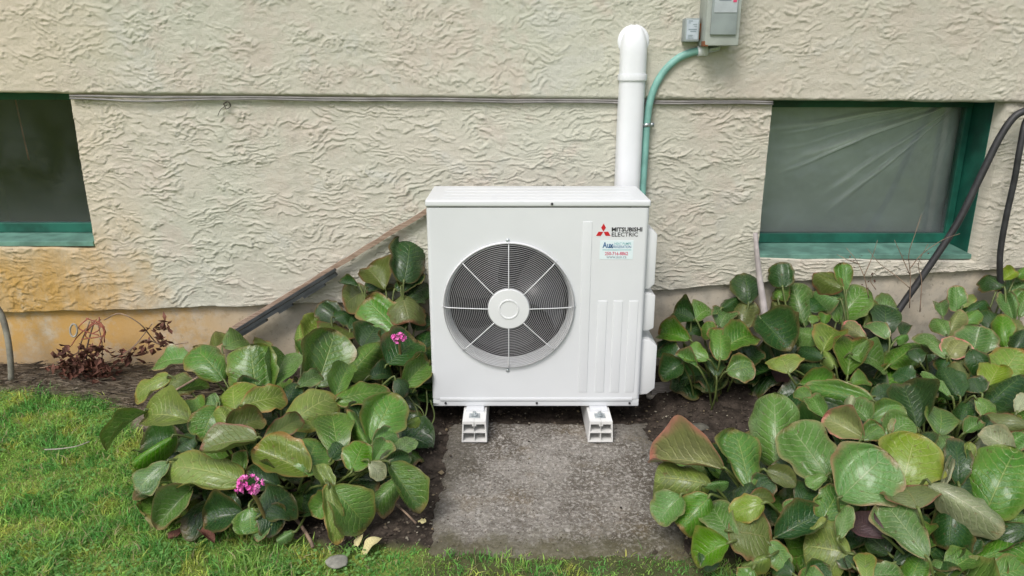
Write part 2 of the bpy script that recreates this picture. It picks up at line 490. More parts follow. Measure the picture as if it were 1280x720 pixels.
M['cane'] = simple('grey_cane', (.20, .19, .155), .8, 0, .3, 20)
M['petal'] = simple('pink_petal', (.66, .12, .42), .5, 0, .25, 60)
M['petal2'] = simple('light_pink_petal', (.80, .26, .58), .5, 0, .2, 60)
M['calyx'] = simple('flower_stalk_green', (.16, .12, .045), .5, 0, .3, 30)
M['stalk'] = simple('leaf_stalk_green', (.095, .125, .032), .5, 0, .35, 10)
VEIN = (.25, .33, .09)
RIM = (.30, .13, .07)
LM = {
 'g': mat_leaf('leaf_green', (.070, .178, .016), VEIN, RIM, .8, .30),
 'y': mat_leaf('leaf_yellow_green', (.135, .215, .022), (.36, .40, .13), (.36, .17, .06), .9),
 'd': mat_leaf('leaf_dark_green', (.018, .060, .012), (.09, .16, .04), RIM, .5, .30),
 'b': mat_leaf('leaf_blue_green', (.085, .190, .036), (.30, .38, .18), (.34, .20, .12), .9, .28),
 'r': mat_leaf('leaf_bronze', (.095, .130, .028), (.20, .20, .07), (.22, .075, .045), 1.0, .36),
 'k': mat_leaf('leaf_purple', (.055, .030, .034), (.09, .05, .05), (.10, .03, .03), .8, .4),
 'q': mat_leaf('leaf_pink_green', (.20, .23, .07), (.40, .40, .18), (.62, .24, .20), 1.3, .42),
 'p': mat_leaf('leaf_cream', (.27, .31, .17), (.50, .50, .34), (.52, .40, .22), 1.0, .30, (.20, .10, .04)),
}

# ================================================================== THE GROUND
WALL_Y = 3.25
def gheight(X, Y):
    """soil rises a little towards the wall, more on the right"""
    X = np.asarray(X, float); Y = np.asarray(Y, float)
    k = sstep(2.62, 3.18, Y)
    amp = .062 + .085 * sstep(.45, 1.6, X) + .01 * sstep(-1, -2, X)
    padk = 1 - (sstep(-.36, -.28, X) * (1 - sstep(.58, .66, X)))
    return k * amp * padk - .012
LB = np.array([(-60, 3.0), (-2.6, 3.05), (-2.2, 3.03), (-1.72, 2.95), (-1.36, 2.56), (-1.06, 2.17), (-.72, 2.0), (-.27, 1.985), (.6, 1.955), (1.2, 1.72), (2.4, 1.5), (60, 1.2)])
def lawn_edge(X): return np.interp(X, LB[:, 0], LB[:, 1])
def axis(lo, hi, step, far):
    mid = np.arange(lo, hi + step / 2, step)
    out = [hi]
    d = step
    while out[-1] < far: d *= 1.5; out.append(out[-1] + d)
    o2 = [lo]; d = step
    while o2[-1] > -far: d *= 1.5; o2.append(o2[-1] - d)
    return np.concatenate([np.array(o2[:0:-1]), mid, np.array(out[1:])])
def grid_faces(nx, ny):
    i = np.arange(nx * ny).reshape(ny, nx)
    return np.stack([i[:-1, :-1], i[:-1, 1:], i[1:, 1:], i[1:, :-1]], -1).reshape(-1, 4)
gx = axis(-2.7, 2.6, .014, 60); gy = axis(1.2, 3.30, .014, 60)
GX, GY = np.meshgrid(gx, gy)
wob = .05 * perlin(GX * 5, GY * 5) + .02 * perlin(GX * 19, GY * 19)
lawnm = sstep(.02, -.03, GY - lawn_edge(GX) + wob)
rough = (fbm(GX * 14, GY * 14, 3) * .007 + np.maximum(0, perlin(GX * 38, GY * 38)) * .010)
near = (np.abs(GX) < 3) & (GY > 1) & (GY < 3.5)
GZ = gheight(GX, np.minimum(GY, 3.3)) + rough * near * (1 - .6 * lawnm) - .004 * lawnm
under = (GX > -.23) & (GX < .53) & (GY > 1.98) & (GY < 2.76)
GZ = np.where(under, -.05, GZ)
drym = np.where((GX < -1.25) & (GY > 2.75), 1, 0) * (1 - lawnm) * sstep(-1.25, -1.6, GX + wob) * .85
lawnm = lawnm * (1 - .75 * sstep(-.34, -.22, GX) * sstep(-.55, -.1, GY - lawn_edge(GX)) * (GX < 1.2))
ctint = np.stack([lawnm, drym, 0 * lawnm, 0 * lawnm + 1], -1).reshape(-1, 4)
g = np_mesh('ground', np.stack([GX, GY, GZ], -1).reshape(-1, 3), [grid_faces(len(gx), len(gy))], M['ground'], None, True, ctint)
tag(g, None, None, kind='structure')

# ================================================================== THE HOUSE WALL
house = empty('house_wall', (0, WALL_Y, 0), 'cream textured stucco house wall with two green basement windows', 'wall')
# lines on the wall, as functions of X
pL, pRt = atY(88, 116, WALL_Y), atY(1262, 127, WALL_Y)
def lineZ(a, b):
    return lambda x: a.z + (b.z - a.z) * (np.asarray(x, float) - a.x) / (b.x - a.x)
z_seam = lineZ(atY(88, 117, WALL_Y), atY(965, 125, WALL_Y))
z_sill = lineZ(atY(118, 312, WALL_Y), atY(947, 324, WALL_Y))
bl = [atY(*p, WALL_Y) for p in ((-300, 398), (0, 391), (310, 382), (815, 363), (960, 352), (1280, 334), (1500, 322))]
def z_base(x): return np.interp(x, [p.x for p in bl], [p.z for p in bl])
WL1 = (atY(88, 116, WALL_Y).x + atY(118, 308, WALL_Y).x) / 2      # right jamb of the left window
WL0 = WL1 - 1.05
WR0 = (atY(965, 127, WALL_Y).x + atY(947, 318, WALL_Y).x) / 2
WR1 = atY(1258, 127, WALL_Y).x
XA, XB = -2.95, 2.95

def stucco_h(x, z, fine):
    """trowelled plaster: shingle-like lips that drop off on their lower side"""
    wx = .10 * fbm(x * 2.6 + 3, z * 3.5, 2); wz = .05 * fbm(x * 3.1, z * 5 + 7, 3)
    h = 0
    for (K, sx, amp, sl, seed, pw) in ((21, 4.2, .0058, .12, 1, 3.6), (33, 6.5, .0056, -.14, 5, 3.2), (49, 11, .0044, .05, 9, 2.5)):
        if fine: K *= 1.2; sx *= 1.7; sl *= .5; amp *= .85
        ph = (z + wz) * K + sl * K * x + 1.15 * fbm((x + wx) * sx * .8 + seed * 11, (z + wz) * sx * 1.7 - seed * 5, 3) + .24 * fbm(x * 34, z * 42 + seed, 2)
        fr = ph - np.floor(ph)
        m = sstep(.0, .28, fbm(x * 5.5 + seed * 7, z * 9 + seed * 3, 2))
        edge = np.minimum(1, fr / .035)          # soft nose of the lip
        h = h + amp * m * (1 - fr) ** pw * edge ** .7
    h = h + .0013 * fbm(x * 18, z * 26, 3) + .0010 * fbm(x * 65, z * 80, 2) + .004 * perlin(x * 1.7, z * 1.9)
    return h
def panel(name, xs, rows, keep, fine, front, mat, parent, nose=None):
    """rows: list of functions z(x) per row parameter; keep(x,z) decides cells"""
    X = np.tile(xs, (len(rows), 1)); Z = np.stack([r(xs) for r in rows])
    H = stucco_h(X, Z, fine)
    if nose is not None: H = H - nose(X, Z)
    Yv = front - H
    F = grid_faces(len(xs), len(rows))
    ci = np.stack([X, Z], -1).reshape(-1, 2)[F].mean(1)
    ok = keep(ci[:, 0], ci[:, 1])
    F = F[ok][:, ::1]
    V = np.stack([X, Yv, Z], -1).reshape(-1, 3)
    return V, F
step = .0048
def seg(a, b, s=step):
    n = max(1, int(round((b - a) / s))); return np.linspace(a, b, n + 1)
def joinsegs(*e): return np.concatenate([seg(e[i], e[i + 1])[(0 if i == 0 else 1):] for i in range(len(e) - 1)])
# upper coat, standing 18 mm proud, its lower edge a drip line
xs = joinsegs(XA, XB)
nz = 146
rows = [(lambda x, t=t: z_seam(x) + .004 * perlin(x * 9, x * 0 + .5) + t * (1.98 - z_seam(x))) for t in np.linspace(0, 1, nz)]
V, F = panel('u', xs, rows, lambda x, z: np.ones_like(x, bool), True, WALL_Y - .022, None, None,
             nose=lambda X, Z: .010 * np.maximum(0, 1 - (Z - z_seam(X)) / .012) ** 2)
n0 = len(V); nx = len(xs)
under_e = V[:nx].copy(); under_e[:, 1] = WALL_Y + .05; under_e[:, 2] += .012
V = np.concatenate([V, under_e])
ii = np.arange(nx - 1)
F2 = np.stack([n0 + ii, n0 + ii + 1, ii + 1, ii], -1)
np_mesh('upper_stucco', V, [F, F2], M['stucco'], house)
# lower coat round the two windows
xs = joinsegs(XA, WL0, WL1, WR0, WR1, XB)
n1, n2 = 66, 194
zt = lambda x: z_seam(x) + .02
r1 = [(lambda x, t=t: z_base(x) + .006 * perlin(x * 8, x * 0 + 3.5) + t * (z_sill(x) - z_base(x))) for t in np.linspace(0, 1, n1)]
r2 = [(lambda x, t=t: z_sill(x) + t * (zt(x) - z_sill(x))) for t in np.linspace(0, 1, n2)[1:]]
inwin = lambda x: ((x > WL0) & (x < WL1)) | ((x > WR0) & (x < WR1))
V, F = panel('l', xs, r1 + r2, lambda x, z: ~(inwin(x) & (z > z_sill(x))), False, WALL_Y, None, None)
n0 = len(V); nx = len(xs)
low = V[:nx].copy(); low[:, 1] = WALL_Y + .05; low[:, 2] += .004
add = [low]; Fs = [F]; ii = np.arange(nx - 1)
Fs.append(np.stack([n0 + ii, n0 + ii + 1, ii + 1, ii], -1)); base_n = n0 + nx
# plaster returns: right jamb of the right window, left jamb of the left one, other jambs, sills
for (xe, depth) in ((WL0, .07), (WL1, .07), (WR0, .07), (WR1, .075)):
    c = int(np.argmin(np.abs(xs - xe))); idx = np.arange(n1 - 1, n1 - 1 + n2) * nx + c
    q = V[idx].copy(); q[:, 1] = WALL_Y + depth; q[:, 0] += (.012 if xe == WR0 or xe == WL0 else -.012)
    add.append(q); m = len(idx); jj = np.arange(m - 1)
    Fs.append(np.stack([idx[:-1], idx[1:], base_n + jj + 1, base_n + jj], -1)); base_n += m
for (xa, xb) in ((WL0, WL1), (WR0, WR1)):
    c0, c1 = int(np.argmin(np.abs(xs - xa))), int(np.argmin(np.abs(xs - xb)))
    idx = (n1 - 1) * nx + np.arange(c0, c1 + 1)
    q = V[idx].copy(); q[:, 1] = WALL_Y + .05; q[:, 2] += .010
    add.append(q); m = len(idx); jj = np.arange(m - 1)
    Fs.append(np.stack([idx[:-1], idx[1:], base_n + jj + 1, base_n + jj], -1)); base_n += m
np_mesh('lower_stucco', np.concatenate([V] + add), Fs, M['stucco'], house)
# coarse continuation of the same wall beyond the picture
mb = MB()
mb.box(-9, XA, WALL_Y - .015, WALL_Y + .25, .25, 1.98).box(XB, 9, WALL_Y - .015, WALL_Y + .25, .45, 1.98).box(-9, 9, WALL_Y - .022, WALL_Y + .25, 1.98, 3.4)
mb.build('stucco_beyond', M['stucco'], house)
# foundation, set back under the plaster
xs = np.arange(-4, 4.01, .05); zs = np.linspace(-.15, .62, 16)
FX, FZ = np.meshgrid(xs, zs)
FY = WALL_Y + .028 + .006 * fbm(FX * 3, FZ * 6, 3) - .02 * sstep(.2, -.05, FZ)
keepF = grid_faces(len(xs), len(zs))
cz = FZ.ravel()[keepF].max(1); cx = FX.ravel()[keepF].mean(1)
keepF = keepF[cz < z_base(cx) + .06]
np_mesh('foundation', np.stack([FX, FY, FZ], -1).reshape(-1, 3), [keepF], M['found'], house)

# ------------------------------------------------------------------ windows
def window(xa, xb, right):
    z0 = float(z_sill((xa + xb) / 2)); z1 = float(z_seam((xa + xb) / 2)) + .03
    tilt = float(z_sill(xb) - z_sill(xa))
    yf = WALL_Y + .06
    fy = WALL_Y + (.20 if right else .16)     # plane of the sash
    lab = 'right basement window with wrinkled plastic film behind the glass' if right else 'left basement window with dark bare glass'
    # jamb frame boards (the window part itself)
    f = MB()
    e = .03
    f.box(xa - e, xa + .012, yf, fy + .08, z0 - .02, z1, .003)
    f.box(xb - .012, xb + e, yf, fy + .08, z0 - .02, z1, .003)
    f.box(xa + .013, xb - .013, yf + .05, fy + .08, z1 - .035, z1 + .01, .003)
    win = f.build('window', M['green'], house)
    win['label'] = lab
    # sill board sloping outward
    s = MB()
    s.prism([(yf - .045, z0 + .004), (yf - .045, z0 + .026), (fy + .02, z0 + .036), (fy + .02, z0 + .004)], 0, xa + .014, xb - .016, .003)
    s.build('sill', M['green2'], win)
    sash = MB()
    b, rr = .055, .03
    sx0, sx1, sz0, sz1 = xa + .014, xb - .014, z0 + .037, z1 - .037
    sash.box(sx0, sx1, fy, fy + .045, sz0, sz0 + b * .8, .003)
    sash.box(sx0, sx1, fy, fy + .045, sz1 - rr, sz1, .003)
    sash.box(sx0, sx0 + rr, fy + .002, fy + .043, sz0 + b * .8, sz1 - rr, .003)
    sash.box(sx1 - rr, sx1, fy + .002, fy + .043, sz0 + b * .8, sz1 - rr, .003)
    sash.build('sash', M['green'], win)
    p = MB(); p.box(sx0 + rr - .004, sx1 - rr + .004, fy + .018, fy + .022, sz0 + b * .8 - .004, sz1 - rr + .004)
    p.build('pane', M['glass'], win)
    # dark room behind
    r = MB()
    d = 1.2
    X0, X1, Z0, Z1, Y0, Y1 = xa - .25, xb + .25, z0 - .2, z1 + .25, fy + .081, fy + d
    r.add([(X0, Y0, Z0), (X1, Y0, Z0), (X1, Y0, Z1), (X0, Y0, Z1), (X0, Y1, Z0), (X1, Y1, Z0), (X1, Y1, Z1), (X0, Y1, Z1)],
          [(4, 5, 6, 7), (0, 4, 7, 3), (1, 2, 6, 5), (0, 1, 5, 4), (3, 7, 6, 2)])
    r.build('room_interior', M['room'], win)
    if right:
        # plastic film taped up inside, folds gathered towards the upper right corner
        nx, nz = 230, 160
        U, W = np.meshgrid(np.linspace(0, 1, nx), np.linspace(0, 1, nz))
        X = sx0 + .01 + U * (sx1 - sx0 - .02); Z = sz0 + .03 + W * (sz1 - sz0 - .04)
        dx, dz = (1.02 - U) * 1.25, (1.03 - W)
        ang = np.arctan2(dz, dx); dist = np.hypot(dx, dz)
        H = 0
        for a0, wd, am in ((.06, .012, .012), (.20, .020, .024), (.235, .010, .020), (.42, .030, .034), (.46, .012, .030), (.72, .020, .018), (.84, .018, .018), (.33, .010, .007)):
            aw = a0 + .022 * perlin(dist * 2.5, dist * 0 + a0 * 31)
            H = H + am * np.exp(-((ang - aw) / wd) ** 2) * sstep(.05, .3, dist) * (1 - sstep(.75, 1.25, dist + .3 * perlin(ang * 9, dist * 0 + 2)))
        dbl = np.clip(H / .028, 0, 1)
        H = H + .012 * fbm(U * 3, W * 3, 3) + .0012 * perlin(ang * 22, dist * 2)
        tint = np.stack([dbl, dbl, dbl, dbl * 0 + 1], -1).reshape(-1, 4)
        o = np_mesh('plastic_film', np.stack([X, fy + .075 - H * .8, Z], -1).reshape(-1, 3), [grid_faces(nx, nz)], M['film'], win, True, tint)
        o['label'] = 'wrinkled translucent plastic film'
    else:
        # a thin hanging cord and a pale box that can be made out in the room
        a = atY(18, 118, fy + .10)
        MB().tube(smooth_path([a, a + Vector((.004, 0, -.14)), a + Vector((.010, 0, -.30))], 5), .004, 6).build('hanging_cord', M['redtwig'], win, True)
    return win
window(WL0, WL1, False)
window(WR0, WR1, True)

# ================================================================== CONCRETE SLAB
def slab():
    x0, x1, y0, y1 = -.268, .565, 1.925, 2.82
    nx, ny = 150, 160
    U, W = np.meshgrid(np.linspace(0, 1, nx), np.linspace(0, 1, ny))
    X = x0 + U * (x1 - x0); Y = y0 + W * (y1 - y0)
    eu = np.minimum(U, 1 - U) * (x1 - x0); ew = np.minimum(W, 1 - W) * (y1 - y0)
    ed = np.minimum(eu, ew)
    X = X + .012 * perlin(Y * 6, Y * 0 + 1.5) * np.abs(U * 2 - 1) ** 3 + .006 * perlin(Y * 23, X * 23) * (eu < .03) + .02 * (Y - 2.4) * -np.sign(.5 - U) * np.abs(U * 2 - 1) * .4
    Y = Y + .016 * perlin(X * 6, X * 0 + 8.5) * np.abs(W * 2 - 1) ** 3 + .006 * perlin(X * 23, Y * 23) * (ew < .03)
    Z = .004 * fbm(X * 5, Y * 5, 3) + .0022 * fbm(X * 40, Y * 40, 3) - .030 * np.exp(-ed / .016) * (.55 + .7 * np.clip(fbm(X * 9, Y * 9, 3) + .4, 0, 1.4)) - .006 * (perlin(X * 28, Y * 28) > .5) - .004 * (perlin(X * 61, Y * 61) > .45)
    V = np.stack([X, Y, Z], -1).reshape(-1, 3); F = grid_faces(nx, ny)
    i = np.arange(nx * ny).reshape(ny, nx)
    loop = np.concatenate([i[0, :-1], i[:-1, -1], i[-1, :0:-1], i[:0:-1, 0]])
    n = len(V); lo = V[loop].copy(); lo[:, 2] = -.09
    k = np.arange(len(loop)); k2 = (k + 1) % len(loop)
    S2 = np.stack([loop[k], n + k, n + k2, loop[k2]], -1)
    o = np_mesh('concrete_slab', np.concatenate([V, lo]), [F, S2], M['slab'])
    tag(o, 'weathered grey concrete slab in front of the white heat pump', 'slab')
slab()

# ================================================================== HEAT PUMP UNIT
FY0 = 2.737
UX0, UX1, UZ0, UZ1 = -.3226, .5168, .105, .952
UD = .33
unit = empty('heat_pump_unit', ((UX0 + UX1) / 2, FY0 + UD / 2, UZ0), 'white outdoor heat pump unit with round fan grille', 'heat pump')
fc = atY(636, 382.5, FY0); FCX, FCZ, FR = fc.x, fc.z, .259
def build_unit():
    lidz = UZ1 - .026
    r = .014
    # cabinet: rounded shell without the flat part of its front
    prof = []
    def arc(cx, cy, a0, a1, n=5):
        for k in range(n + 1):
            a = R(a0 + (a1 - a0) * k / n); prof.append((cx + r * math.cos(a), cy + r * math.sin(a)))
    arc(UX1 - r, FY0 + r, -90, 0); arc(UX1 - r, FY0 + UD - r, 0, 90); arc(UX0 + r, FY0 + UD - r, 90, 180); arc(UX0 + r, FY0 + r, 180, 270)
    n = len(prof); v = []; f = []
    for z in (UZ0 + .034, lidz - .003): v += [(p[0], p[1], z) for p in prof]
    for i in range(n - 1): f.append((i, i + 1, n + i + 1, n + i))
    cab = pyd('cabinet', v, f, M['white'], unit, True); autosmooth(cab, 50)
    # front panel with its round opening
    x0, x1, z0, z1 = UX0 + r, UX1 - r, UZ0 + .034, lidz - .003
    ang = sorted(set([2 * math.pi * k / 96 for k in range(96)] + [math.atan2(zz - FCZ, xx - FCX) % (2 * math.pi) for xx in (x0, x1) for zz in (z0, z1)]))
    v = []; Rh = FR - .006
    for a in ang:
        c, s = math.cos(a), math.sin(a); t = 9
        if c > 1e-9: t = min(t, (x1 - FCX) / c)
        if c < -1e-9: t = min(t, (x0 - FCX) / c)
        if s > 1e-9: t = min(t, (z1 - FCZ) / s)
        if s < -1e-9: t = min(t, (z0 - FCZ) / s)
        v += [(FCX + Rh * c, FY0, FCZ + Rh * s), (FCX + t * c, FY0, FCZ + t * s)]
    m = len(ang); f = [(2 * i, 2 * i + 1, (2 * i + 3) % (2 * m), (2 * i + 2) % (2 * m)) for i in range(m)]
    pyd('front_panel', v, f, M['white'], unit)
    # bell mouth
    pr = [(FR - .002, FY0 - .001), (FR - .003, FY0 - .006), (FR - .007, FY0 - .007), (FR - .011, FY0 - .002), (FR - .016, FY0 + .012), (FR - .020, FY0 + .03), (FR - .022, FY0 + .062)]
    MB().lathe_y(pr, FCX, FCZ, 96).build('fan_opening_ring', M['white2'], unit, True)
    MB().lathe_y([(FR - .0225, FY0 + .062), (FR + .05, FY0 + .062)], FCX, FCZ, 64).build('inner_baffle', M['dark'], unit)
    # coil wall at the back of the cabinet
    c = MB(); c.box(UX0 + .02, UX1 - .02, FY0 + UD - .03, FY0 + UD - .02, UZ0 + .04, lidz - .01)
    c.build('coil', M['coil'], unit)
    # fan: hub and three swept blades
    MB().lathe_y([(.001, FY0 + .045), (.055, FY0 + .048), (.062, FY0 + .06), (.062, FY0 + .13), (.02, FY0 + .13)], FCX, FCZ, 32, True).build('fan_hub', M['fan'], unit, True)
    for b in range(3):
        a0 = R(150 + 120 * b); nu, nv = 9, 14; v = []
        for i in range(nu):
            rr = .058 + (.222 - .058) * i / (nu - 1)
            span = R(62 + 30 * i / (nu - 1)); sw = R(-18 * (i / (nu - 1)) ** 2)
            for j in range(nv):
                t = j / (nv - 1); a = a0 + sw + span * (t - .5)
                v.append((FCX + rr * math.cos(a), FY0 + .05 + .075 * t + .01 * math.sin(math.pi * t), FCZ + rr * math.sin(a)))
        f = [(i * nv + j, i * nv + j + 1, (i + 1) * nv + j + 1, (i + 1) * nv + j) for i in range(nu - 1) for j in range(nv - 1)]
        pyd('fan_blade', v, f, M['fan'], unit, True)
    # wire guard: concentric rings on eight spokes, domed
    dome = lambda rr: FY0 - .012 - .026 * (1 - (rr / FR) ** 2)
    N = 25
    for k in range(N):
        rr = .084 + (FR - .006 - .084) * k / (N - 1)
        pts = [(FCX + rr * math.cos(2 * math.pi * i / 72), dome(rr), FCZ + rr * math.sin(2 * math.pi * i / 72)) for i in range(72)]
        MB().tube(pts, .00095 if k < N - 1 else .0018, 5, closed=True).build('guard_ring', M['wire'], unit, True)
    for k in range(8):
        a = math.pi / 4 * k
        pts = [(FCX + rr * math.cos(a), dome(rr) - .0030 if rr < FR - .002 else FY0 - .004, FCZ + rr * math.sin(a)) for rr in [.07 + (FR + .001 - .07) * i / 8 for i in range(9)]]
        MB().tube(pts, .0020, 6).build('guard_spoke', M['white2'], unit, True)
    hy = dome(.08) - .004
    MB().lathe_y([(.0805, hy + .012), (.0805, hy + .002), (.0775, hy - .002), (.0400, hy - .003), (.0385, hy - .0055), (.0345, hy - .0055), (.033, hy - .003), (.001, hy - .003)], FCX, FCZ, 64, True).build('guard_cap', M['white2'], unit, True).data.set_sharp_from_angle(angle=R(30))
    for (px, py) in ((634.5, 300.5), (634.5, 462.5)):
        p = atY(px, py, FY0)
        MB().lathe_y([(.0075, FY0), (.0075, FY0 - .004), (.004, FY0 - .007), (.001, FY0 - .007)], p.x, p.z, 12, True).build('screw', M['zinc'], unit, True)
    # embossed ribs on the right of the front
    def rib(pa, pb, ya, yb):
        a, b = atY(pa, ya, FY0), atY(pb, yb, FY0)
        xa, xb = a.x, a.x + .036
        o = MB().box(xa, xb, FY0 - .0019, FY0 + .004, b.z, a.z, .0018, 3).build('raised_rib', M['white'], unit)
        autosmooth(o, 60)
    za = [(728.5, 277), (747.5, 376), (767, 376), (786.5, 376)]
    for px, py in za: rib(px, px, py, 490)
    # base tray with its lip and screws
    o = MB().box(UX0 + .002, UX1 - .002, FY0 + .003, FY0 + UD - .003, UZ0, UZ0 + .0335, .004).build('base_tray', M['white'], unit); autosmooth(o)
    o = MB().box(UX0 + .03, UX1 - .03, FY0 - .003, FY0 + .004, UZ0 + .026, UZ0 + .0385, .002).build('tray_lip', M['white'], unit); autosmooth(o)
    for px in (557, 671, 787):
        p = atY(px, 505, FY0)
        MB().lathe_y([(.0048, FY0 + .003), (.0048, FY0 - .001), (.001, FY0 - .002)], p.x, UZ0 + .014, 10, True).build('screw', M['ink'], unit)
    p = atY(690, 254, FY0)
    # lid
    o = MB().box(UX0 - .003, UX1 + .003, FY0 - .004, FY0 + UD + .004, lidz, UZ1, .008, 3).build('lid', M['white'], unit); autosmooth(o, 50)
    lid = o
    MB().lathe_y([(.005, FY0 - .0035), (.005, FY0 - .0065), (.001, FY0 - .0075)], p.x, lidz + .012, 10, True).build('screw', M['ink'], lid)
    for (xa, xb) in ((UX0 + .055, UX1 - .055),):
        for (ya, yb) in ((FY0 + .05, FY0 + .062), (FY0 + .12, FY0 + .132), (FY0 + .19, FY0 + .202), (FY0 + .26, FY0 + .272)):
            oo = MB().box(xa, xb, ya, yb, UZ1 - .002, UZ1 + .0009, .0007).build('lid_ridge', M['white'], lid); autosmooth(oo)
    # covers on the right side
    def cover(ptop, pbot, out, ya, yb, ch):
        zt, zb = atY(800, ptop, ya).z, atY(800, pbot, ya).z
        o = MB().prism([(UX1 - .004, zt), (UX1 + out * .55, zt - ch * .15), (UX1 + out, zt - ch), (UX1 + out, zb + ch), (UX1 + out * .55, zb + ch * .15), (UX1 - .004, zb)], 1, ya, yb, .006)
        ob = o.build('side_cover', M['white2'], unit); autosmooth(ob, 35)
    cover(286, 362, .042, FY0 + .035, FY0 + .20, .022)
    cover(366, 414, .048, FY0 + .035, FY0 + .22, .012)
    cover(424, 494, .066, FY0 + .03, FY0 + .24, .030)
    # mounting rails under the tray
    for (xa, xb) in ((-.185, -.113), (.315, .387)):
        MB().box(xa, xb, FY0 - .03, FY0 + UD + .03, UZ0 - .0125, UZ0 - .001, .002).build('mounting_foot', M['white'], unit)
    # emblem and lettering
    c = atY(754.2, 289.6, FY0); s = .0315
    for k in range(3):
        a = R(120 * k); pts = []
        for (x, z) in ((0, .001), (.29 * s, .5 * s), (0, s), (-.29 * s, .5 * s)):
            pts.append((c.x + x * math.cos(a) - z * math.sin(a), c.z + x * math.sin(a) + z * math.cos(a)))
        MB().prism(pts, 1, FY0 - .0012, FY0 - .0001).build('emblem_diamond', M['logo_red'], unit)
    def text(s, px0, px1, py0, py1, mat, name, bold=.0, y=FY0, parent=unit):
        cu = bpy.data.curves.new('t', 'FONT'); cu.body = s; cu.size = 1; cu.offset = bold; cu.resolution_u = 2
        ob = bpy.data.objects.new('t', cu); COL.objects.link(ob)
        bpy.context.view_layer.update()
        me = bpy.data.meshes.new_from_object(ob.evaluated_get(bpy.context.evaluated_depsgraph_get()))
        bpy.data.objects.remove(ob)
        P = np.array([p.co[:] for p in me.vertices]); lo, hi = P.min(0), P.max(0)
        a, b = atY(px0, py1, y), atY(px1, py0, y)
        for p in me.vertices:
            u, w_ = (p.co.x - lo[0]) / (hi[0] - lo[0]), (p.co.y - lo[1]) / (hi[1] - lo[1])
            p.co = (a.x + u * (b.x - a.x), y - .0012, a.z + w_ * (b.z - a.z))
        me.materials.clear(); me.name = name
        return mesh_obj(name, me, mat, parent)
    text('MITSUBISHI', 764.5, 803, 284, 289.4, M['ink'], 'lettering', .035)
    text('ELECTRIC', 764.5, 797.5, 290.4, 295.6, M['ink'], 'lettering', .012)
    a, b = atY(749.3, 324, FY0), atY(792, 300.5, FY0)
    st = MB().box(a.x, b.x, FY0 - .0008, FY0 - .0001, a.z, b.z).build('sticker', M['sticker'], unit)
    st['label'] = 'small pale blue installer sticker'
    text('Aux', 753, 767, 302.5, 310, M['ink_blue'], 'lettering', .03, FY0, st)
    text('HEAT PUMPS', 768, 789, 303, 306, M['ink_teal'], 'lettering', .01, FY0, st)
    text('REFRIGERATION', 762, 789, 306.8, 310.2, M['ink_blue'], 'lettering', .01, FY0, st)
    MB().box(atY(753, 312, FY0).x, atY(789, 312, FY0).x, FY0 - .0014, FY0 - .001, atY(753, 312.6, FY0).z, atY(753, 311.9, FY0).z).build('printed_line', M['ink_teal'], st)
    text('250-716-8862', 756, 785, 314.6, 319, M['ink_red'], 'lettering', .02, FY0, st)
    text('www.aux.ca', 758, 783, 320.2, 322.8, M['ink_grey'], 'lettering', 0, FY0, st)
build_unit()

# ------------------------------------------------------------------ the two white support blocks
def block(x0, x1, label):
    root = empty('support_block', ((x0 + x1) / 2, 2.85, 0), label, 'support block', 'white blocks under the heat pump')
    H, t = .090, .0055
    W = x1 - x0; c = W / 2
    xs = [0, t, c - .012, c - .0055, c - .0028, c + .0028, c + .0055, c + .012, W - t, W]
    zs = [0, t, .040, .040 + t, H - .020, H - .012, H]
    def solid(i, k):
        xm, zm = (xs[i] + xs[i + 1]) / 2, (zs[k] + zs[k + 1]) / 2
        if abs(xm - c) < .0055 and zm > H - .012: return False           # slot
        if zm > H - .012: return True
        if H - .020 < zm < H - .012 and abs(xm - c) < .012: return True
        if xm < t or xm > W - t or zm < t or .040 < zm < .040 + t: return True
        return abs(xm - c) < .0028
    y0, y1 = 2.625, 3.075
    v, f = [], []
    def P(i, k, y): v.append((x0 + xs[i] + (.005 if xs[i] < c else -.005) * zs[k] / H, y, zs[k] + .004)); return len(v) - 1
    nx, nz = len(xs) - 1, len(zs) - 1
    for i in range(nx):
        for k in range(nz):
            if not solid(i, k): continue
            f.append((P(i, k, y0), P(i + 1, k, y0), P(i + 1, k + 1, y0), P(i, k + 1, y0)))
            f.append((P(i, k, y1), P(i, k + 1, y1), P(i + 1, k + 1, y1), P(i + 1, k, y1)))
            for (di, dk, e) in ((-1, 0, ((i, k), (i, k + 1))), (1, 0, ((i + 1, k + 1), (i + 1, k))), (0, -1, ((i + 1, k), (i, k))), (0, 1, ((i, k + 1), (i + 1, k + 1)))):
                a, b = i + di, k + dk
                if 0 <= a < nx and 0 <= b < nz and solid(a, b): continue
                f.append((P(*e[0], y0), P(*e[1], y0), P(*e[1], y1), P(*e[0], y1)))
    pyd('profile', v, f, M['foot'], root)
    xm = (x0 + x1) / 2; zt = H + .004
    for y in (2.672,):
        MB().box(xm - .021, xm + .021, y - .018, y + .020, zt + .0005, zt + .0035, .001).build('washer', M['zinc'], root)
        pts = [(xm + .0125 * math.cos(R(60 * k + 20)), y + .0125 * math.sin(R(60 * k + 20))) for k in range(6)]
        MB().prism(pts, 2, zt + .004, zt + .0125, .001).build('bolt', M['zinc'], root)
        MB().tube([(xm, y, zt + .012), (xm, y, zt + .021)], .006, 10).build('bolt_thread', M['zinc'], root)
block(-.200, -.0985, 'white plastic block under the fan side of the heat pump, left one')
block(.3005, .400, 'white plastic block under the ribbed side of the heat pump, right one')

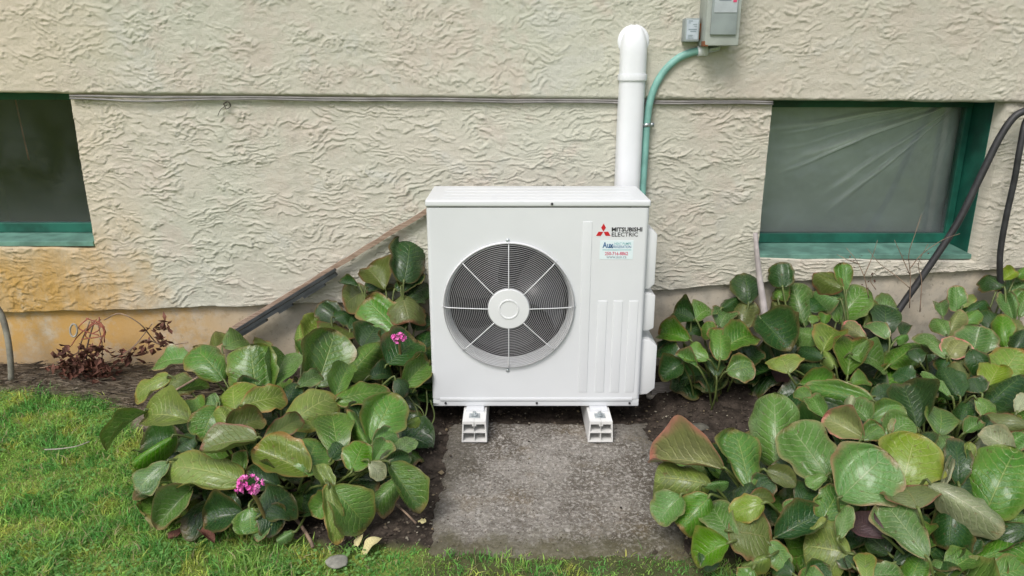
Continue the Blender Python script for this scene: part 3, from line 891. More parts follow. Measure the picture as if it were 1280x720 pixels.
# ================================================================== THINGS ON THE WALL
def duct():
    a = atY(785, 228, WALL_Y - .05); xc = a.x; hw = .054
    root = empty('line_set_duct', (xc, WALL_Y, .1), 'white vertical plastic pipe duct rising behind the heat pump', 'pipe')
    yb = WALL_Y - .012
    def prof(hw, dep, n=14):
        P = [(xc + hw, yb)]
        for k in range(n + 1):
            a = math.pi * k / n
            cx_, sy_ = math.cos(a), math.sin(a)
            P.append((xc + hw * math.copysign(abs(cx_) ** .75, cx_), yb - dep * .25 - dep * .75 * abs(sy_) ** .75))
        P.append((xc - hw, yb)); return P
    zt = atY(793, 97, WALL_Y - .06).z; z2 = atY(793, 31, WALL_Y - .06).z
    o = MB().prism(prof(hw, .078), 2, .10, zt).build('duct', M['pvc'], root); autosmooth(o, 40)
    o = MB().prism(prof(hw + .006, .085), 2, zt - .012, zt + .014, .003).build('collar', M['pvc'], root); autosmooth(o, 40)
    # wall cap: shell that closes in a rounded top, on a round backing plate
    n, m = 26, 12; v = []; rings = []
    hh = z2 - (zt + .014)
    for i in range(m + 1):
        t = i / m
        if t < .45: s_, z = 1.0, zt + .0145 + hh * t
        else:
            q = (t - .45) / .55; s_ = math.cos(q * math.pi / 2 * .97); z = zt + .0145 + hh * (.45 + .55 * math.sin(q * math.pi / 2))
        ring = [(xc + (p[0] - xc) * (s_ ** .8), yb - (yb - p[1]) * (.35 + .65 * s_), z) for p in prof(hw + .001, .080, n)]
        rings.append(ring)
    k = len(rings[0]); v = [p for r_ in rings for p in r_]
    f = [(i * k + j, i * k + (j + 1) % k, (i + 1) * k + (j + 1) % k, (i + 1) * k + j) for i in range(m) for j in range(k)]
    f.append(tuple(m * k + j for j in range(k)))
    cap = pyd('wall_cap', v, f, M['pvc'], root, True); autosmooth(cap, 50)
    c = atY(793, 50, yb)
    MB().lathe_y([(.066, yb + .006), (.066, yb - .012), (.060, yb - .017), (.02, yb - .018)], xc, z2 - .062, 40, True).build('cap_rim', M['pvc'], cap, True)
    s_ = atY(781, 92, yb - .02)
    MB().lathe_y([(.005, yb - .045), (.005, yb - .06), (.001, yb - .062)], s_.x, s_.z, 8, True).build('screw', M['zinc'], cap)
duct()

def conduit():
    Y = WALL_Y - .035
    root = empty('electrical_conduit', atY(805, 240, Y), 'thin teal conduit bending up to the grey meter box', 'conduit')
    P = [atY(*p, Y) for p in ((801, 300), (803, 240), (806, 195), (809, 150), (815, 118), (828, 92), (846, 74), (863, 66), (875, 63.5))]
    MB().tube(smooth_path(P, 6), .0155, 14).build('pipe', M['teal'], root, True)
    MB().tube([atY(872, 64, Y), atY(884, 63, Y)], .021, 14).build('fitting', M['pvc'], root, True)
    MB().tube([atY(884, 63, Y), atY(897, 60.5, Y), atY(900, 52, Y)], .012, 10).build('elbow', M['zinc'], root, True)
    a = atY(808, 156, Y)
    b = MB(); b.tube([a + Vector((-.001, 0, .007)), a + Vector((.001, 0, -.007))], .0175, 14)
    b.box(a.x + .016, a.x + .034, WALL_Y - .03, WALL_Y - .026, a.z - .008, a.z + .008)
    b.build('clamp', M['zinc'], root, True)
conduit()

def meter():
    Yf = WALL_Y - .145
    a, b = atY(880.5, 57, Yf), atY(923, 57, Yf)
    zt = a.z + .42
    root = empty('meter_box', ((a.x + b.x) / 2, WALL_Y, a.z), 'grey metal meter box with a raised door, high on the wall', 'meter box')
    o = MB().box(a.x, b.x, Yf, WALL_Y - .02, a.z, zt, .006).build('box', M['meter'], root); autosmooth(o)
    d0, d1 = atY(887, 43.5, Yf), atY(919, 43.5, Yf)
    dz = atY(887, 16, Yf).z
    o = MB().box(d0.x, d1.x, Yf - .010, Yf - .0005, d0.z, zt - .04, .003).build('door', M['meter2'], root); autosmooth(o)
    o = MB().box(d0.x + .008, d1.x - .004, Yf - .0125, Yf - .0095, dz, dz + .09, .001).build('name_plate', M['meter3'], root)
    for k in range(2):
        MB().box(d0.x + .025, d1.x - .03, Yf - .0135, Yf - .0128, dz + .044 + .018 * k, dz + .048 + .018 * k).build('printed_line', M['ink_grey'], o)
    MB().box(d1.x - .022, d1.x - .008, Yf - .0135, Yf - .0128, dz + .038, dz + .05).build('printed_mark', M['ink_red'], o)
    MB().box(a.x - .002, a.x + .016, Yf + .001, Yf + .05, a.z - .003, a.z + .018, .003).build('rust_patch', M['rust'], root)
    # cable tag next to it
    Yt = WALL_Y - .085
    p, q = atY(855.5, 52, Yt), atY(875.5, 22.5, Yt)
    r2 = empty('meter_tag', ((p.x + q.x) / 2, WALL_Y, p.z), 'small grey printed tag box left of the meter box', 'tag')
    o = MB().box(p.x, q.x, Yt, WALL_Y - .02, p.z, q.z, .004).build('casing', M['meter2'], r2); autosmooth(o)
    pl = MB().box(p.x + .006, q.x - .006, Yt - .0015, Yt - .0002, p.z + .008, q.z - .006).build('plate', M['tagplate'], r2)
    hgt = q.z - p.z
    for (u0, u1, w0, hh) in ((.1, .5, .86, .035), (.1, .35, .78, .025), (.42, .8, .72, .03), (.5, .8, .64, .025), (.12, .8, .50, .04), (.25, .75, .42, .035), (.1, .55, .26, .02), (.1, .5, .20, .02), (.1, .6, .14, .02)):
        wd = q.x - p.x
        MB().box(p.x + wd * u0 + .006, p.x + wd * u1, Yt - .0024, Yt - .0017, p.z + hgt * w0, p.z + hgt * (w0 + hh)).build('printed_line', M['ink_grey'], pl)
    MB().box(q.x, a.x + .0, Yt + .02, WALL_Y - .025, p.z + .01, q.z - .02).build('bracket', M['rust'], r2)
meter()

def cables():
    Y = WALL_Y - .016
    def zc(px, off, sag): return off + sag
    P1 = []; P2 = []
    rnd = random.Random(4)
    for i in range(41):
        px = 87 + i * 22
        base = float(z_seam(atY(px, 120, Y).x))
        w1 = .003 * math.sin(i * .7) + rnd.uniform(-.0015, .0015)
        dip = -.012 * math.exp(-((px - 170) / 60) ** 2)
        x = atY(px, 120, Y).x
        P1.append((x, Y, base - .008 + w1 * .5 + dip * .3)); P2.append((x, Y - .002, base - .0165 + w1 * .6 + dip))
    o = MB().tube(smooth_path(P1, 3), .0042, 8).build('wall_cable', M['cable'], None, True)
    tag(o, 'upper of two thin grey cables stretched along the wall seam', 'cable')
    o = MB().tube(smooth_path(P2, 3), .0038, 8).build('wall_cable', M['cable'], None, True)
    tag(o, 'lower of two thin grey cables sagging under the wall seam', 'cable')
    c = atY(284, 131, WALL_Y - .02)
    k = MB()
    rnd = random.Random(9)
    pts = [c + Vector((.013 * math.cos(a) + rnd.uniform(-.004, .004), rnd.uniform(-.006, .004), .014 * math.sin(a) + rnd.uniform(-.004, .004))) for a in [x * .9 for x in range(12)]]
    k.tube(smooth_path(pts, 4), .0018, 6)
    k.tube(smooth_path([c, c + Vector((-.03, 0, -.02)), c + Vector((-.045, 0, -.045))], 4), .0014, 5)
    tag(k.build('wire_knot', M['wire_dark'], None, True), 'small dark knot of wire hanging from the wall cables', 'wire')
cables()

def leaning_boards():
    Yb = WALL_Y - .030
    a, b = atY(285, 415, Yb - .02), atY(545, 256.5, Yb)
    d = (b - a).normalized(); n = Vector((-d.z, 0, d.x))
    def beam(a, b, wd, th, mat, name, label, cat, seed):
        d = (b - a).normalized(); n = Vector((-d.z, d.y * 0, d.x)).normalized()
        m = 22; v = []; f = []
        rn = random.Random(seed)
        for i in range(m + 1):
            p = a + (b - a) * (i / m); e = rn.uniform(-.0022, .0022)
            for (s, t) in ((-.5, -.5), (.5, -.5), (.5, .5), (-.5, .5)):
                v.append(p + n * (s * wd + e * (1 if s > 0 else .6)) + Vector((0, t * th, 0)))
        for i in range(m):
            for k in range(4): f.append((4 * i + k, 4 * i + (k + 1) % 4, 4 * i + 4 + (k + 1) % 4, 4 * i + 4 + k))
        f += [(0, 3, 2, 1), (4 * m, 4 * m + 1, 4 * m + 2, 4 * m + 3)]
        o = pyd(name, v, f, mat); tag(o, label, cat); return o
    beam(a, b, .020, .022, M['wood'], 'leaning_board', 'weathered brown wooden strip leaning diagonally against the stucco', 'board', 1)
    root = empty('black_rail', atY(300, 412, Yb - .04), 'short black plastic rail lying along the wooden strip', 'rail')
    p, q = atY(292, 418, Yb - .045), atY(421, 339, Yb - .035)
    d = (q - p).normalized(); n = Vector((-d.z, 0, d.x))
    for (off, wd, yy, t0, t1) in ((.010, .012, -.004, 0, 1), (-.008, .018, 0, .02, .985)):
        A, B = p + (q - p) * t0 + n * off, p + (q - p) * t1 + n * off
        v = [r_ + n * (s * wd / 2) + Vector((0, yy + t * .012, 0)) for r_ in (A, B) for (s, t) in ((-1, -1), (1, -1), (1, 1), (-1, 1))]
        f = [(0, 1, 5, 4), (1, 2, 6, 5), (2, 3, 7, 6), (3, 0, 4, 7), (0, 3, 2, 1), (4, 5, 6, 7)]
        pyd('rail_strip', v, f, M['blackpl'], root)
    for t0, t1 in ((.05, .3), (.42, .55), (.66, .86)):
        A, B = p + (q - p) * t0 - n * .022, p + (q - p) * t1 - n * .022
        v = [r_ + n * (s * .006) + Vector((0, t * .010, 0)) for r_ in (A, B) for (s, t) in ((-1, -1), (1, -1), (1, 1), (-1, 1))]
        f = [(0, 1, 5, 4), (1, 2, 6, 5), (2, 3, 7, 6), (3, 0, 4, 7), (0, 3, 2, 1), (4, 5, 6, 7)]
        pyd('rail_tab', v, f, M['blackpl'], root)
leaning_boards()

def hoses():
    Y = WALL_Y - .09
    P = [atY(1310, 128, Y + .03), atY(1282, 138, Y), atY(1266, 148, Y), atY(1248, 175, Y), (atY(1225, 222, Y)), atY(1196, 280, Y), atY(1160, 335, Y), atY(1125, 385, Y), atY(1108, 412, Y - .02)]
    tag(MB().tube(smooth_path(P, 6), .0150, 12).build('garden_hose', M['black'], None, True), 'thick black hose crossing in front of the right window', 'hose')
    P = [atY(1300, 138, Y + .05), atY(1283, 150, Y + .02), atY(1275, 185, Y), atY(1268, 225, Y), atY(1257, 275, Y), atY(1250, 320, Y), atY(1251, 362, Y), atY(1254, 385, Y)]
    tag(MB().tube(smooth_path(P, 6), .0125, 12).build('garden_hose', M['black'], None, True), 'thinner black hose hanging straight down at the right edge', 'hose')
    P = [atY(944, 291, 3.17), atY(948, 335, 3.15), atY(952, 365, 3.13), atY(957, 400, 3.11)]
    tag(MB().tube(smooth_path(P, 4), [.010 + .0006 * i for i in range(13)], 8).build('garden_stake', M['stake'], None, True), 'thin pale grey stake standing left of the right window', 'stake')
    P = [atY(-12, 375, 3.12), atY(1, 392, 3.12), atY(9, 420, 3.10), atY(13, 450, 3.08), atY(14, 475, 3.06)]
    tag(MB().tube(smooth_path(P, 5), .013, 9).build('bent_cane', M['cane'], None, True), 'bent grey cane stuck in the ground at the left edge', 'cane')
hoses()

# ================================================================== BERGENIA PLANTS
def leaf_variant(seed):
    rn = random.Random(seed)
    nu, nv = 34, 15
    T = np.linspace(.0, 1, nu); U = (1 - np.cos(np.pi * T)) / 2
    Vv = np.linspace(-1, 1, nv)
    u, v = np.meshgrid(U, Vv, indexing='ij')
    k = rn.uniform(.95, 1.55)
    s = u ** k
    hw = .5 * np.sqrt(np.clip(1 - (2 * s - 1) ** 2, 0, 1)) ** rn.uniform(.80, 1.0)
    hw = hw * (1 + .075 * np.sin(u * rn.uniform(5, 9) + rn.uniform(0, 6)))
    asym = 1 + rn.uniform(-.08, .08) * v
    wavef = rn.uniform(9, 15); ph = rn.uniform(0, 6)
    x = hw * v * asym * (1 + rn.uniform(.03, .075) * np.sin(u * wavef * 1.7 + ph + 2 * np.sign(v)) * np.abs(v) ** 3)
    y = u + .02 * np.abs(v) ** 2 * np.sin(u * wavef + ph)
    y = y - rn.uniform(0, .10) * np.abs(v) ** 2 * (1 - u) ** 3            # heart-shaped shoulder
    cup = rn.choice([-.40, -.30, -.22, .35, -.5, .12, .5, -.15, .28, -.55])
    droop = rn.uniform(.08, .62)
    z = cup * (np.abs(v) ** 1.8) * hw * 1.6 - droop * (u - .25) ** 2 * 1.5
    z = z + rn.uniform(.035, .085) * np.sin(u * wavef * .8 + ph + np.sign(v) * 1.1) * np.abs(v) ** 2.2
    pk = 9 * (u - .30 * np.abs(v))
    pk = pk + .25 * np.sin(u * 7 + ph) + .15 * np.sin(v * 5 + ph * 2)
    z = z + rn.uniform(.012, .026) * np.abs(np.sin(np.pi * pk)) * (.7 + .5 * np.sin(u * 5 + v * 3 + ph)) * sstep(.02, .3, np.abs(v)) * sstep(1.0, .7, np.abs(v)) * np.minimum(1, hw * 4)
    z = z - .016 * np.exp(-(v / .10) ** 2) * (1 - u)
    curl = rn.choice([0, .12, .25, .4, -.3, .55])
    if curl: z = z + curl * sstep(.55, 1.0, v * rn.choice([-1, 1])) * hw * 1.4
    twist = rn.uniform(-.25, .25); z = z + twist * x * (u - .3)
    me = bpy.data.meshes.new('leaf')
    Fq = grid_faces(nv, nu)
    Pv = np.stack([x, y, z], -1).reshape(-1, 3)
    me.from_pydata([tuple(p) for p in Pv], [], [tuple(int(i) for i in f) for f in Fq[:, [0, 1, 2, 3]]])
    uv = me.uv_layers.new(name='UVMap')
    UVv = np.stack([u, v * .5 + .5], -1).reshape(-1, 2)
    li = np.zeros(len(me.loops), int); me.loops.foreach_get('vertex_index', li)
    uv.data.foreach_set('uv', UVv[li].astype(np.float32).ravel())
    me.polygons.foreach_set('use_smooth', [True] * len(me.polygons))
    me.materials.append(LM['g']); me.update()
    return me
LEAVES = [leaf_variant(100 + i) for i in range(28)]
lr = random.Random(21)

def put_leaf(plant, base, tip, width, mat, n, var=None):
    base = base + (base - tip) * .07
    ydir = tip - base; L = ydir.length
    width *= 1.10
    ydir.normalize()
    n = (n - ydir * n.dot(ydir)).normalized()
    xdir = ydir.cross(n)
    me = LEAVES[lr.randrange(len(LEAVES)) if var is None else var]
    o = bpy.data.objects.new('leaf', me); COL.objects.link(o)
    Mx = Matrix(((xdir.x * width, ydir.x * L, n.x * L, base.x), (xdir.y * width, ydir.y * L, n.y * L, base.y), (xdir.z * width, ydir.z * L, n.z * L, base.z), (0, 0, 0, 1)))
    o.parent = plant
    o.matrix_parent_inverse = Matrix.Translation(-Vector(plant.location))
    o.matrix_basis = Mx
    o.material_slots[0].link = 'OBJECT'; o.material_slots[0].material = LM[mat]
    return o, ydir, base - n * .004
def put_stalk(plant, base, ydir, center, r=.0042):
    gxy = Vector((base.x, base.y, 0)).lerp(Vector((center[0], center[1], 0)), lr.uniform(.35, .6)) - Vector((ydir.x, ydir.y, 0)) * .03
    gxy += Vector((lr.uniform(-.03, .03), lr.uniform(-.03, .03), 0))
    gz = float(gheight(gxy.x, gxy.y)); g0 = Vector((gxy.x, gxy.y, gz))
    mid = (base - ydir * .05) .lerp(g0, .4); mid.z = max(mid.z, gz + .4 * (base.z - gz))
    P = [base + ydir * .004, base - ydir * .015, mid, g0]
    MB().tube(smooth_path(P, 3), r, 6, caps=False).build('leaf_stalk', M['stalk'], plant, True)

CAMP = Vector((0, 0, CAM_Z))
def zprof(tab, py): return float(np.interp(py, [a for a, b in tab], [b for a, b in tab]))
def plant(label, center, ztab, leaves, fill, fill_r, fill_mats='ddg', fill_h=.16, group='bergenia plants', zfun=None):
    gz = float(gheight(center[0], center[1]))
    root = empty('bergenia_plant', (center[0], center[1], gz), label, 'plant', group)
    for it in leaves:
        bx, by, tx, ty, wpx, m = it[:6]
        k = it[6] if len(it) > 6 else 0; face = it[7] if len(it) > 7 else ''
        cx_, cy_ = (bx + tx) / 2, (by + ty) / 2
        z = zprof(ztab, cy_) + .035 * k
        c = atZ(cx_, cy_, z)
        tc = (CAMP - c).normalized()
        jit = Vector((lr.uniform(-.38, .38), lr.uniform(-.2, .2), lr.uniform(-.15, .2)))
        if face == 'c': n = tc + Vector((0, 0, .15)) + jit * .6
        elif face == 'f': n = tc * .7 + Vector((0, 0, 1.1)) + jit * .6
        else:
            out = Vector((c.x - center[0], c.y - center[1], 0)) * .5
            n = tc * .95 + Vector((0, 0, .65)) + out + jit
        n.normalize()
        if n.dot(tc) < .5: n = (n + tc).normalized()
        b = onplane(bx, by, c, n); t = onplane(tx, ty, c, n)
        d = (c - CAMP).dot(Vector((0, CP, -SP)))
        ydir = (t - b).normalized(); xdir = ydir.cross(n)
        # true width so that the leaf shows its measured width
        side = xdir - tc * xdir.dot(tc)
        wd = wpx * d / FPX / max(.55, side.length) * 1.06
        gmin = float(gheight(c.x, c.y)) + .012
        lowest = min(b.z, t.z)
        if lowest < gmin:
            sh = (gmin - lowest); dirc = (CAMP - c); tt = sh / dirc.z
            b = b + (CAMP - b) * tt; t = t + (CAMP - t) * tt; wd *= (1 - tt)
        ylim = WALL_Y - .03
        for q in (b, t):
            if q.y > ylim: q.y = ylim
        o, yd, b = put_leaf(root, b, t, wd, m, n)
        put_stalk(root, b, yd, center)
    rr = random.Random(len(label))
    for i in range(int(fill * 1.5)):
        a = rr.uniform(0, 2 * math.pi); q = math.sqrt(rr.random())
        x = center[0] + fill_r[0] * q * math.cos(a); y = center[1] + fill_r[1] * q * math.sin(a)
        y = min(y, 3.14)
        g0 = float(gheight(x, y)); L = rr.uniform(.11, .165)
        hgt = g0 + .03 + fill_h * .74 * (1 - q * q * .7) * rr.uniform(.4, 1.0)
        b = Vector((x, y, hgt)); aa = a + rr.uniform(-.9, .9)
        t = b + Vector((math.cos(aa), math.sin(aa), rr.uniform(-.25, .5))).normalized() * L
        if t.y > 3.2: t.y = 3.2
        if t.z < g0 + .015: t.z = g0 + .015
        n = Vector((math.cos(aa) * .25, math.sin(aa) * .25 - .2, 1)).normalized()
        o, yd, b = put_leaf(root, b, t, L * rr.uniform(.75, .98), rr.choice(fill_mats), n)
        put_stalk(root, b, yd, center, .0036)
    return root

# heights of the leaf canopy against the row of the photograph it shows in
ZL = [(380, .34), (430, .30), (500, .255), (560, .20), (620, .11), (680, .03)]
ZB = [(290, .56), (340, .48), (390, .37), (440, .28), (490, .19)]
ZRb = [(330, .52), (370, .42), (400, .35), (440, .27), (475, .17)]
ZRt = [(330, .54), (370, .44), (410, .36), (450, .32), (480, .28)]
ZRm = [(440, .34), (480, .32), (520, .31), (560, .30)]
ZRf = [(490, .30), (530, .29), (560, .26), (620, .17), (680, .09), (720, .05)]
ZRw = [(520, .33), (560, .31), (620, .24), (680, .14), (720, .08)]

P_left = plant('large bright green bergenia clump at the lawn edge, left of the heat pump', (-.86, 2.55), ZL, [
 (232,448,184,449,30,'b',-1), (277,471,242,427,39,'g',0), (269,430,267,408,22,'r',-2), (283,432,308,418,28,'g',-1), (323,438,333,423,20,'r',-1),
 (321,494,312,430,56,'g',.5,'c'), (294,515,287,475,42,'y',1), (306,506,358,490,31,'y',1.3), (206,473,161,490,30,'y',0), (208,486,232,463,28,'r',.3),
 (233,524,174,508,42,'y',.8), (270,510,250,543,38,'g',.2), (250,516,242,497,24,'g',.3), (268,519,262,492,18,'b',.6), (288,532,271,505,24,'y',.7), (285,540,330,519,30,'r',.9),
 (300,550,303,527,30,'g',1.2), (178,517,123,553,15,'g',-.3), (225,488,262,482,12,'g',0),
 (398,478,421,410,56,'g',.6,'c'), (410,432,432,400,46,'r',0), (388,428,405,391,34,'y',-.4), (376,430,371,398,25,'y',-.6), (378,443,375,416,18,'g',0),
 (440,464,477,424,40,'g',.2), (343,480,360,434,38,'b',0), (420,492,437,452,26,'g',.8), (375,482,405,462,20,'b',.4), (430,497,492,482,32,'g',.3),
 (466,550,492,490,46,'g',.6,'c'), (362,530,413,487,46,'y',.9), (335,547,381,516,24,'r',1.4), (355,506,370,475,28,'d',.2), (422,562,414,507,44,'g',.6), (462,562,432,507,20,'g',.3),
 (465,470,496,462,26,'d',-.6), (495,475,512,490,20,'d',-1), (510,530,524,521,12,'y',-1),
 (291,597,196,570,54,'y',1.0), (212,548,161,577,20,'g',0), (207,580,167,612,34,'b',.3), (236,613,194,656,31,'b',.6), (316,548,247,556,36,'r',1.2,'f'),
 (300,642,253,650,35,'d',.6), (296,637,259,622,30,'d',.4), (312,637,313,667,38,'g',.9), (346,606,305,590,30,'d',.6), (329,641,365,614,46,'d',1.0), (325,640,354,657,32,'d',.7),
 (377,586,316,558,46,'y',1.0), (335,658,318,673,15,'b',.5), (300,590,300,562,18,'g',.3), (217,606,200,616,14,'b',0),
 (381,590,398,543,48,'g',.8), (441,584,456,549,36,'g',.5), (411,612,394,580,20,'y',1.2), (412,613,425,678,23,'y',1.4), (418,614,463,656,50,'g',.9), (416,620,391,641,28,'g',.7),
 (489,584,526,637,38,'g',.5), (497,600,467,631,28,'b',.3), (480,582,514,569,18,'d',.2), (495,566,518,547,22,'b',0), (476,575,494,567,10,'p',.3), (463,579,481,596,17,'p',.5),
 (415,572,433,549,26,'d',0), (470,553,499,537,24,'b',0), (468,575,484,549,22,'b',.2), (365,665,345,676,12,'b',0),
 (240,560,222,545,26,'d',-.6), (330,575,350,555,30,'d',-.4), (300,500,330,480,34,'d',-.8), (400,520,420,500,30,'d',-.8), (440,530,455,505,26,'d',-.5),
], 46, (.42, .46), 'ddgd', .15)

P_back = plant('dark bronze bergenia tucked between the wall and the heat pump', (-.50, 2.98), ZB, [
 (506,347,516,291,45,'d',.6,'c'), (500,357,491,328,14,'r',0), (497,361,526,338,26,'d',1), (479,359,459,331,33,'r',-.5), (461,359,481,343,22,'d',.4), (457,364,427,376,34,'r',.5),
 (496,362,457,363,13,'r',1), (497,413,457,371,36,'g',.8), (503,371,511,397,44,'r',1.2,'f'), (421,396,399,377,26,'d',-.5), (419,396,437,387,22,'d',0), (512,371,534,350,28,'d',.3),
 (455,432,470,404,32,'d',.3), (487,453,521,420,44,'d',.9), (494,415,504,396,20,'d',.2), (445,357,424,352,12,'d',-.6), (505,482,539,446,30,'g',.4), (520,410,534,385,24,'d',-.3), (470,395,485,372,26,'d',-.6),
 (525,470,536,425,26,'d',-.3), (440,410,455,388,24,'d',-.4), (500,440,486,412,24,'d',-.3), (528,440,533,405,26,'d',-.8), (455,455,475,440,24,'d',-.4),
], 26, (.20, .16), 'dddr', .26)

P_r1 = plant('low dark green bergenia close beside the right side of the heat pump', (.93, 3.06), ZRb, [
 (866,399,841,388,27,'d',0), (868,399,889,378,27,'b',.2), (900,407,911,382,29,'b',.2), (888,421,883,400,19,'g',.5), (900,445,902,404,30,'g',1), (908,433,943,410,36,'g',.7), (924,405,936,371,33,'r',.2,'c'),
 (935,376,933,339,30,'d',0,'c'), (905,384,924,370,16,'d',-.5), (858,424,817,408,26,'g',.3), (883,448,858,434,25,'g',.7), (845,446,823,430,28,'d',0), (869,457,845,441,10,'b',.7), (851,455,827,471,26,'d',.4),
 (911,464,942,455,27,'g',.8), (895,468,890,442,24,'d',.3), (860,415,880,400,24,'d',-.5), (930,455,950,435,26,'d',-.5), (840,420,828,440,20,'d',-.4), (915,452,925,436,22,'d',-.5),
], 12, (.20, .06), 'ddd', .14)

P_r2 = plant('upright grey green bergenia clump right below the right window', (1.42, 2.93), ZRb, [
 (978,356,975,327,29,'d',0,'c'), (974,371,979,349,20,'g',.3), (1004,401,990,352,35,'b',.5,'c'), (986,403,964,372,24,'r',.4), (953,400,987,435,44,'d',.3), (985,464,975,442,38,'y',.6), (985,461,962,462,16,'k',.3),
 (1049,358,1015,337,24,'r',-.3), (1057,361,1053,327,18,'g',-.3,'c'), (1046,373,1016,359,24,'b',0), (1049,400,1081,358,38,'b',.4,'c'), (1082,399,1091,369,20,'r',.3), (1094,386,1121,376,22,'b',0), (1105,416,1110,380,31,'d',.4,'c'), (1108,421,1086,397,20,'b',.6),
 (1021,421,988,411,27,'b',.5), (1029,437,1046,403,33,'y',.9), (1079,421,1053,401,18,'q',.6), (1060,465,1067,416,36,'g',.8), (1068,443,1114,449,36,'b',1.2), (1116,453,1156,423,32,'g',.8),
 (1042,456,1029,434,16,'y',.8), (1099,481,1147,455,34,'g',.6), (1016,404,1019,392,12,'g',.3), (1030,406,1033,392,13,'g',.3), (1122,424,1136,415,12,'b',.6), (1027,446,994,433,20,'d',.2), (1038,466,998,448,24,'d',.4), (1128,417,1132,391,18,'d',.2),
 (1005,480,1045,478,24,'g',.6), (1062,490,1090,475,22,'d',.3), (1012,384,1030,372,26,'d',-.6), (1070,412,1060,392,28,'d',-.6), (1000,425,980,440,26,'d',-.5), (1110,440,1090,425,26,'d',-.3), (1090,465,1075,448,24,'d',-.2),
], 30, (.34, .20), 'dddg', .17)

P_r3 = plant('mixed pale and bronze bergenia clump under the hanging hose at the right edge', (2.02, 2.92), ZRt, [
 (1196,385,1194,356,21,'b',0,'c'), (1204,382,1215,361,14,'y',0), (1211,389,1233,370,22,'d',0), (1206,402,1222,384,20,'g',.4), (1178,394,1174,372,16,'b',0), (1183,417,1169,392,18,'b',.5), (1186,415,1201,383,20,'q',.6), (1181,442,1147,410,24,'b',.9),
 (1217,438,1226,406,40,'b',.8,'c'), (1187,444,1201,420,28,'q',1.1), (1214,439,1227,465,24,'d',.9), (1243,482,1277,433,46,'y',.8), (1234,486,1251,451,30,'y',.9), (1256,431,1252,390,22,'g',.4,'c'), (1266,396,1255,364,18,'b',.2), (1257,370,1284,351,24,'b',0),
 (1275,393,1284,360,24,'b',.3), (1252,358,1232,340,24,'d',-.6), (1254,350,1270,338,15,'y',-.3), (1272,344,1285,331,14,'g',-.4), (1281,415,1259,396,22,'r',.4), (1270,434,1281,410,22,'d',.3), (1235,410,1245,390,24,'d',-.4), (1225,402,1240,385,20,'d',-.4),
 (1160,440,1170,420,20,'r',.2), (1150,452,1140,435,20,'d',0), (1180,460,1190,440,28,'d',.1), (1205,455,1195,435,20,'r',.3), (1240,450,1232,430,26,'d',.1),
], 30, (.34, .20), 'dddg', .20)

P_r4 = plant('dark olive bergenia in the middle of the right flower bed', (1.62, 2.55), ZRm, [
 (1146,531,1129,476,42,'d',.3), (1175,541,1180,503,34,'g',.2), (1185,493,1151,461,14,'b',.6), (1196,492,1174,454,32,'d',.2), (1206,477,1194,448,22,'r',.5), (1239,502,1282,463,38,'d',.6), (1222,500,1250,517,20,'g',.8), (1202,525,1212,496,24,'d',.2),
 (1284,530,1230,521,22,'r',.6), (1207,540,1228,524,18,'b',.3), (1264,562,1226,539,28,'p',1.0), (1198,600,1196,545,28,'d',.5,'c'), (1213,579,1213,551,11,'y',1), (1272,513,1284,490,16,'p',.2), (1258,558,1284,538,22,'b',.4), (1174,562,1192,543,20,'b',.2), (1219,570,1229,541,13,'p',.3),
 (1083,500,1003,480,30,'g',.4), (1059,520,1025,504,22,'d',.2), (1075,545,1030,520,30,'q',.3), (1085,525,1062,500,26,'b',.3), (1090,525,1130,508,28,'g',.3), (1110,545,1140,522,30,'b',.3), (1112,538,1108,512,14,'q',.7), (1062,512,1066,492,12,'p',.8), (1095,495,1120,482,22,'d',.2),
 (1030,520,1012,492,20,'b',.4), (1080,548,1102,530,22,'g',.4), (1012,500,996,482,18,'g',.3), (1150,500,1165,480,24,'d',-.2), (1225,545,1240,525,24,'d',-.2), (1160,560,1150,540,24,'d',-.2), (1050,490,1030,474,20,'g',.2), (1065,478,1088,470,20,'g',.4), (1140,475,1120,462,24,'d',0), (1225,490,1215,470,24,'d',0),
], 34, (.50, .26), 'dddg', .16)

P_r5 = plant('bergenia spilling onto the right edge of the concrete slab, with a pink tipped leaf', (.88, 2.20), ZRf, [
 (970,573,968,488,58,'b',.6,'c'), (936,604,920,532,50,'g',.6), (1032,592,984,526,58,'b',1.0,'c'), (896,583,807,562,38,'q',-.6), (881,604,819,592,50,'y',.2), (906,586,884,558,26,'d',-.8), (884,606,912,600,13,'b',.4),
 (849,622,821,650,36,'b',-.3), (884,624,850,658,42,'g',.2), (916,674,883,622,36,'b',.5), (951,630,911,641,28,'y',1.3), (925,626,939,600,26,'d',.6), (944,614,964,597,24,'d',.5), (934,629,969,614,16,'r',1.3), (918,664,968,670,60,'r',.9), (907,680,867,700,36,'g',.5),
 (974,669,1030,639,40,'d',.5), (996,646,984,622,20,'b',.4), (1056,690,1004,680,66,'y',1.2), (957,696,924,708,18,'y',.5), (964,682,986,709,28,'g',.4), (961,590,996,606,18,'r',.8), (1000,630,1018,602,28,'d',.3), (1028,651,1051,606,36,'g',1.0), (1032,595,1007,606,18,'b',1.0),
 (990,716,965,700,26,'d',.2), (940,712,930,728,24,'g',.2), (905,655,925,640,26,'d',-.4), (985,600,965,580,30,'d',-.5), (880,690,892,712,22,'d',.1), (990,560,1000,535,30,'d',-.8),
], 26, (.22, .30), 'ddg', .13)

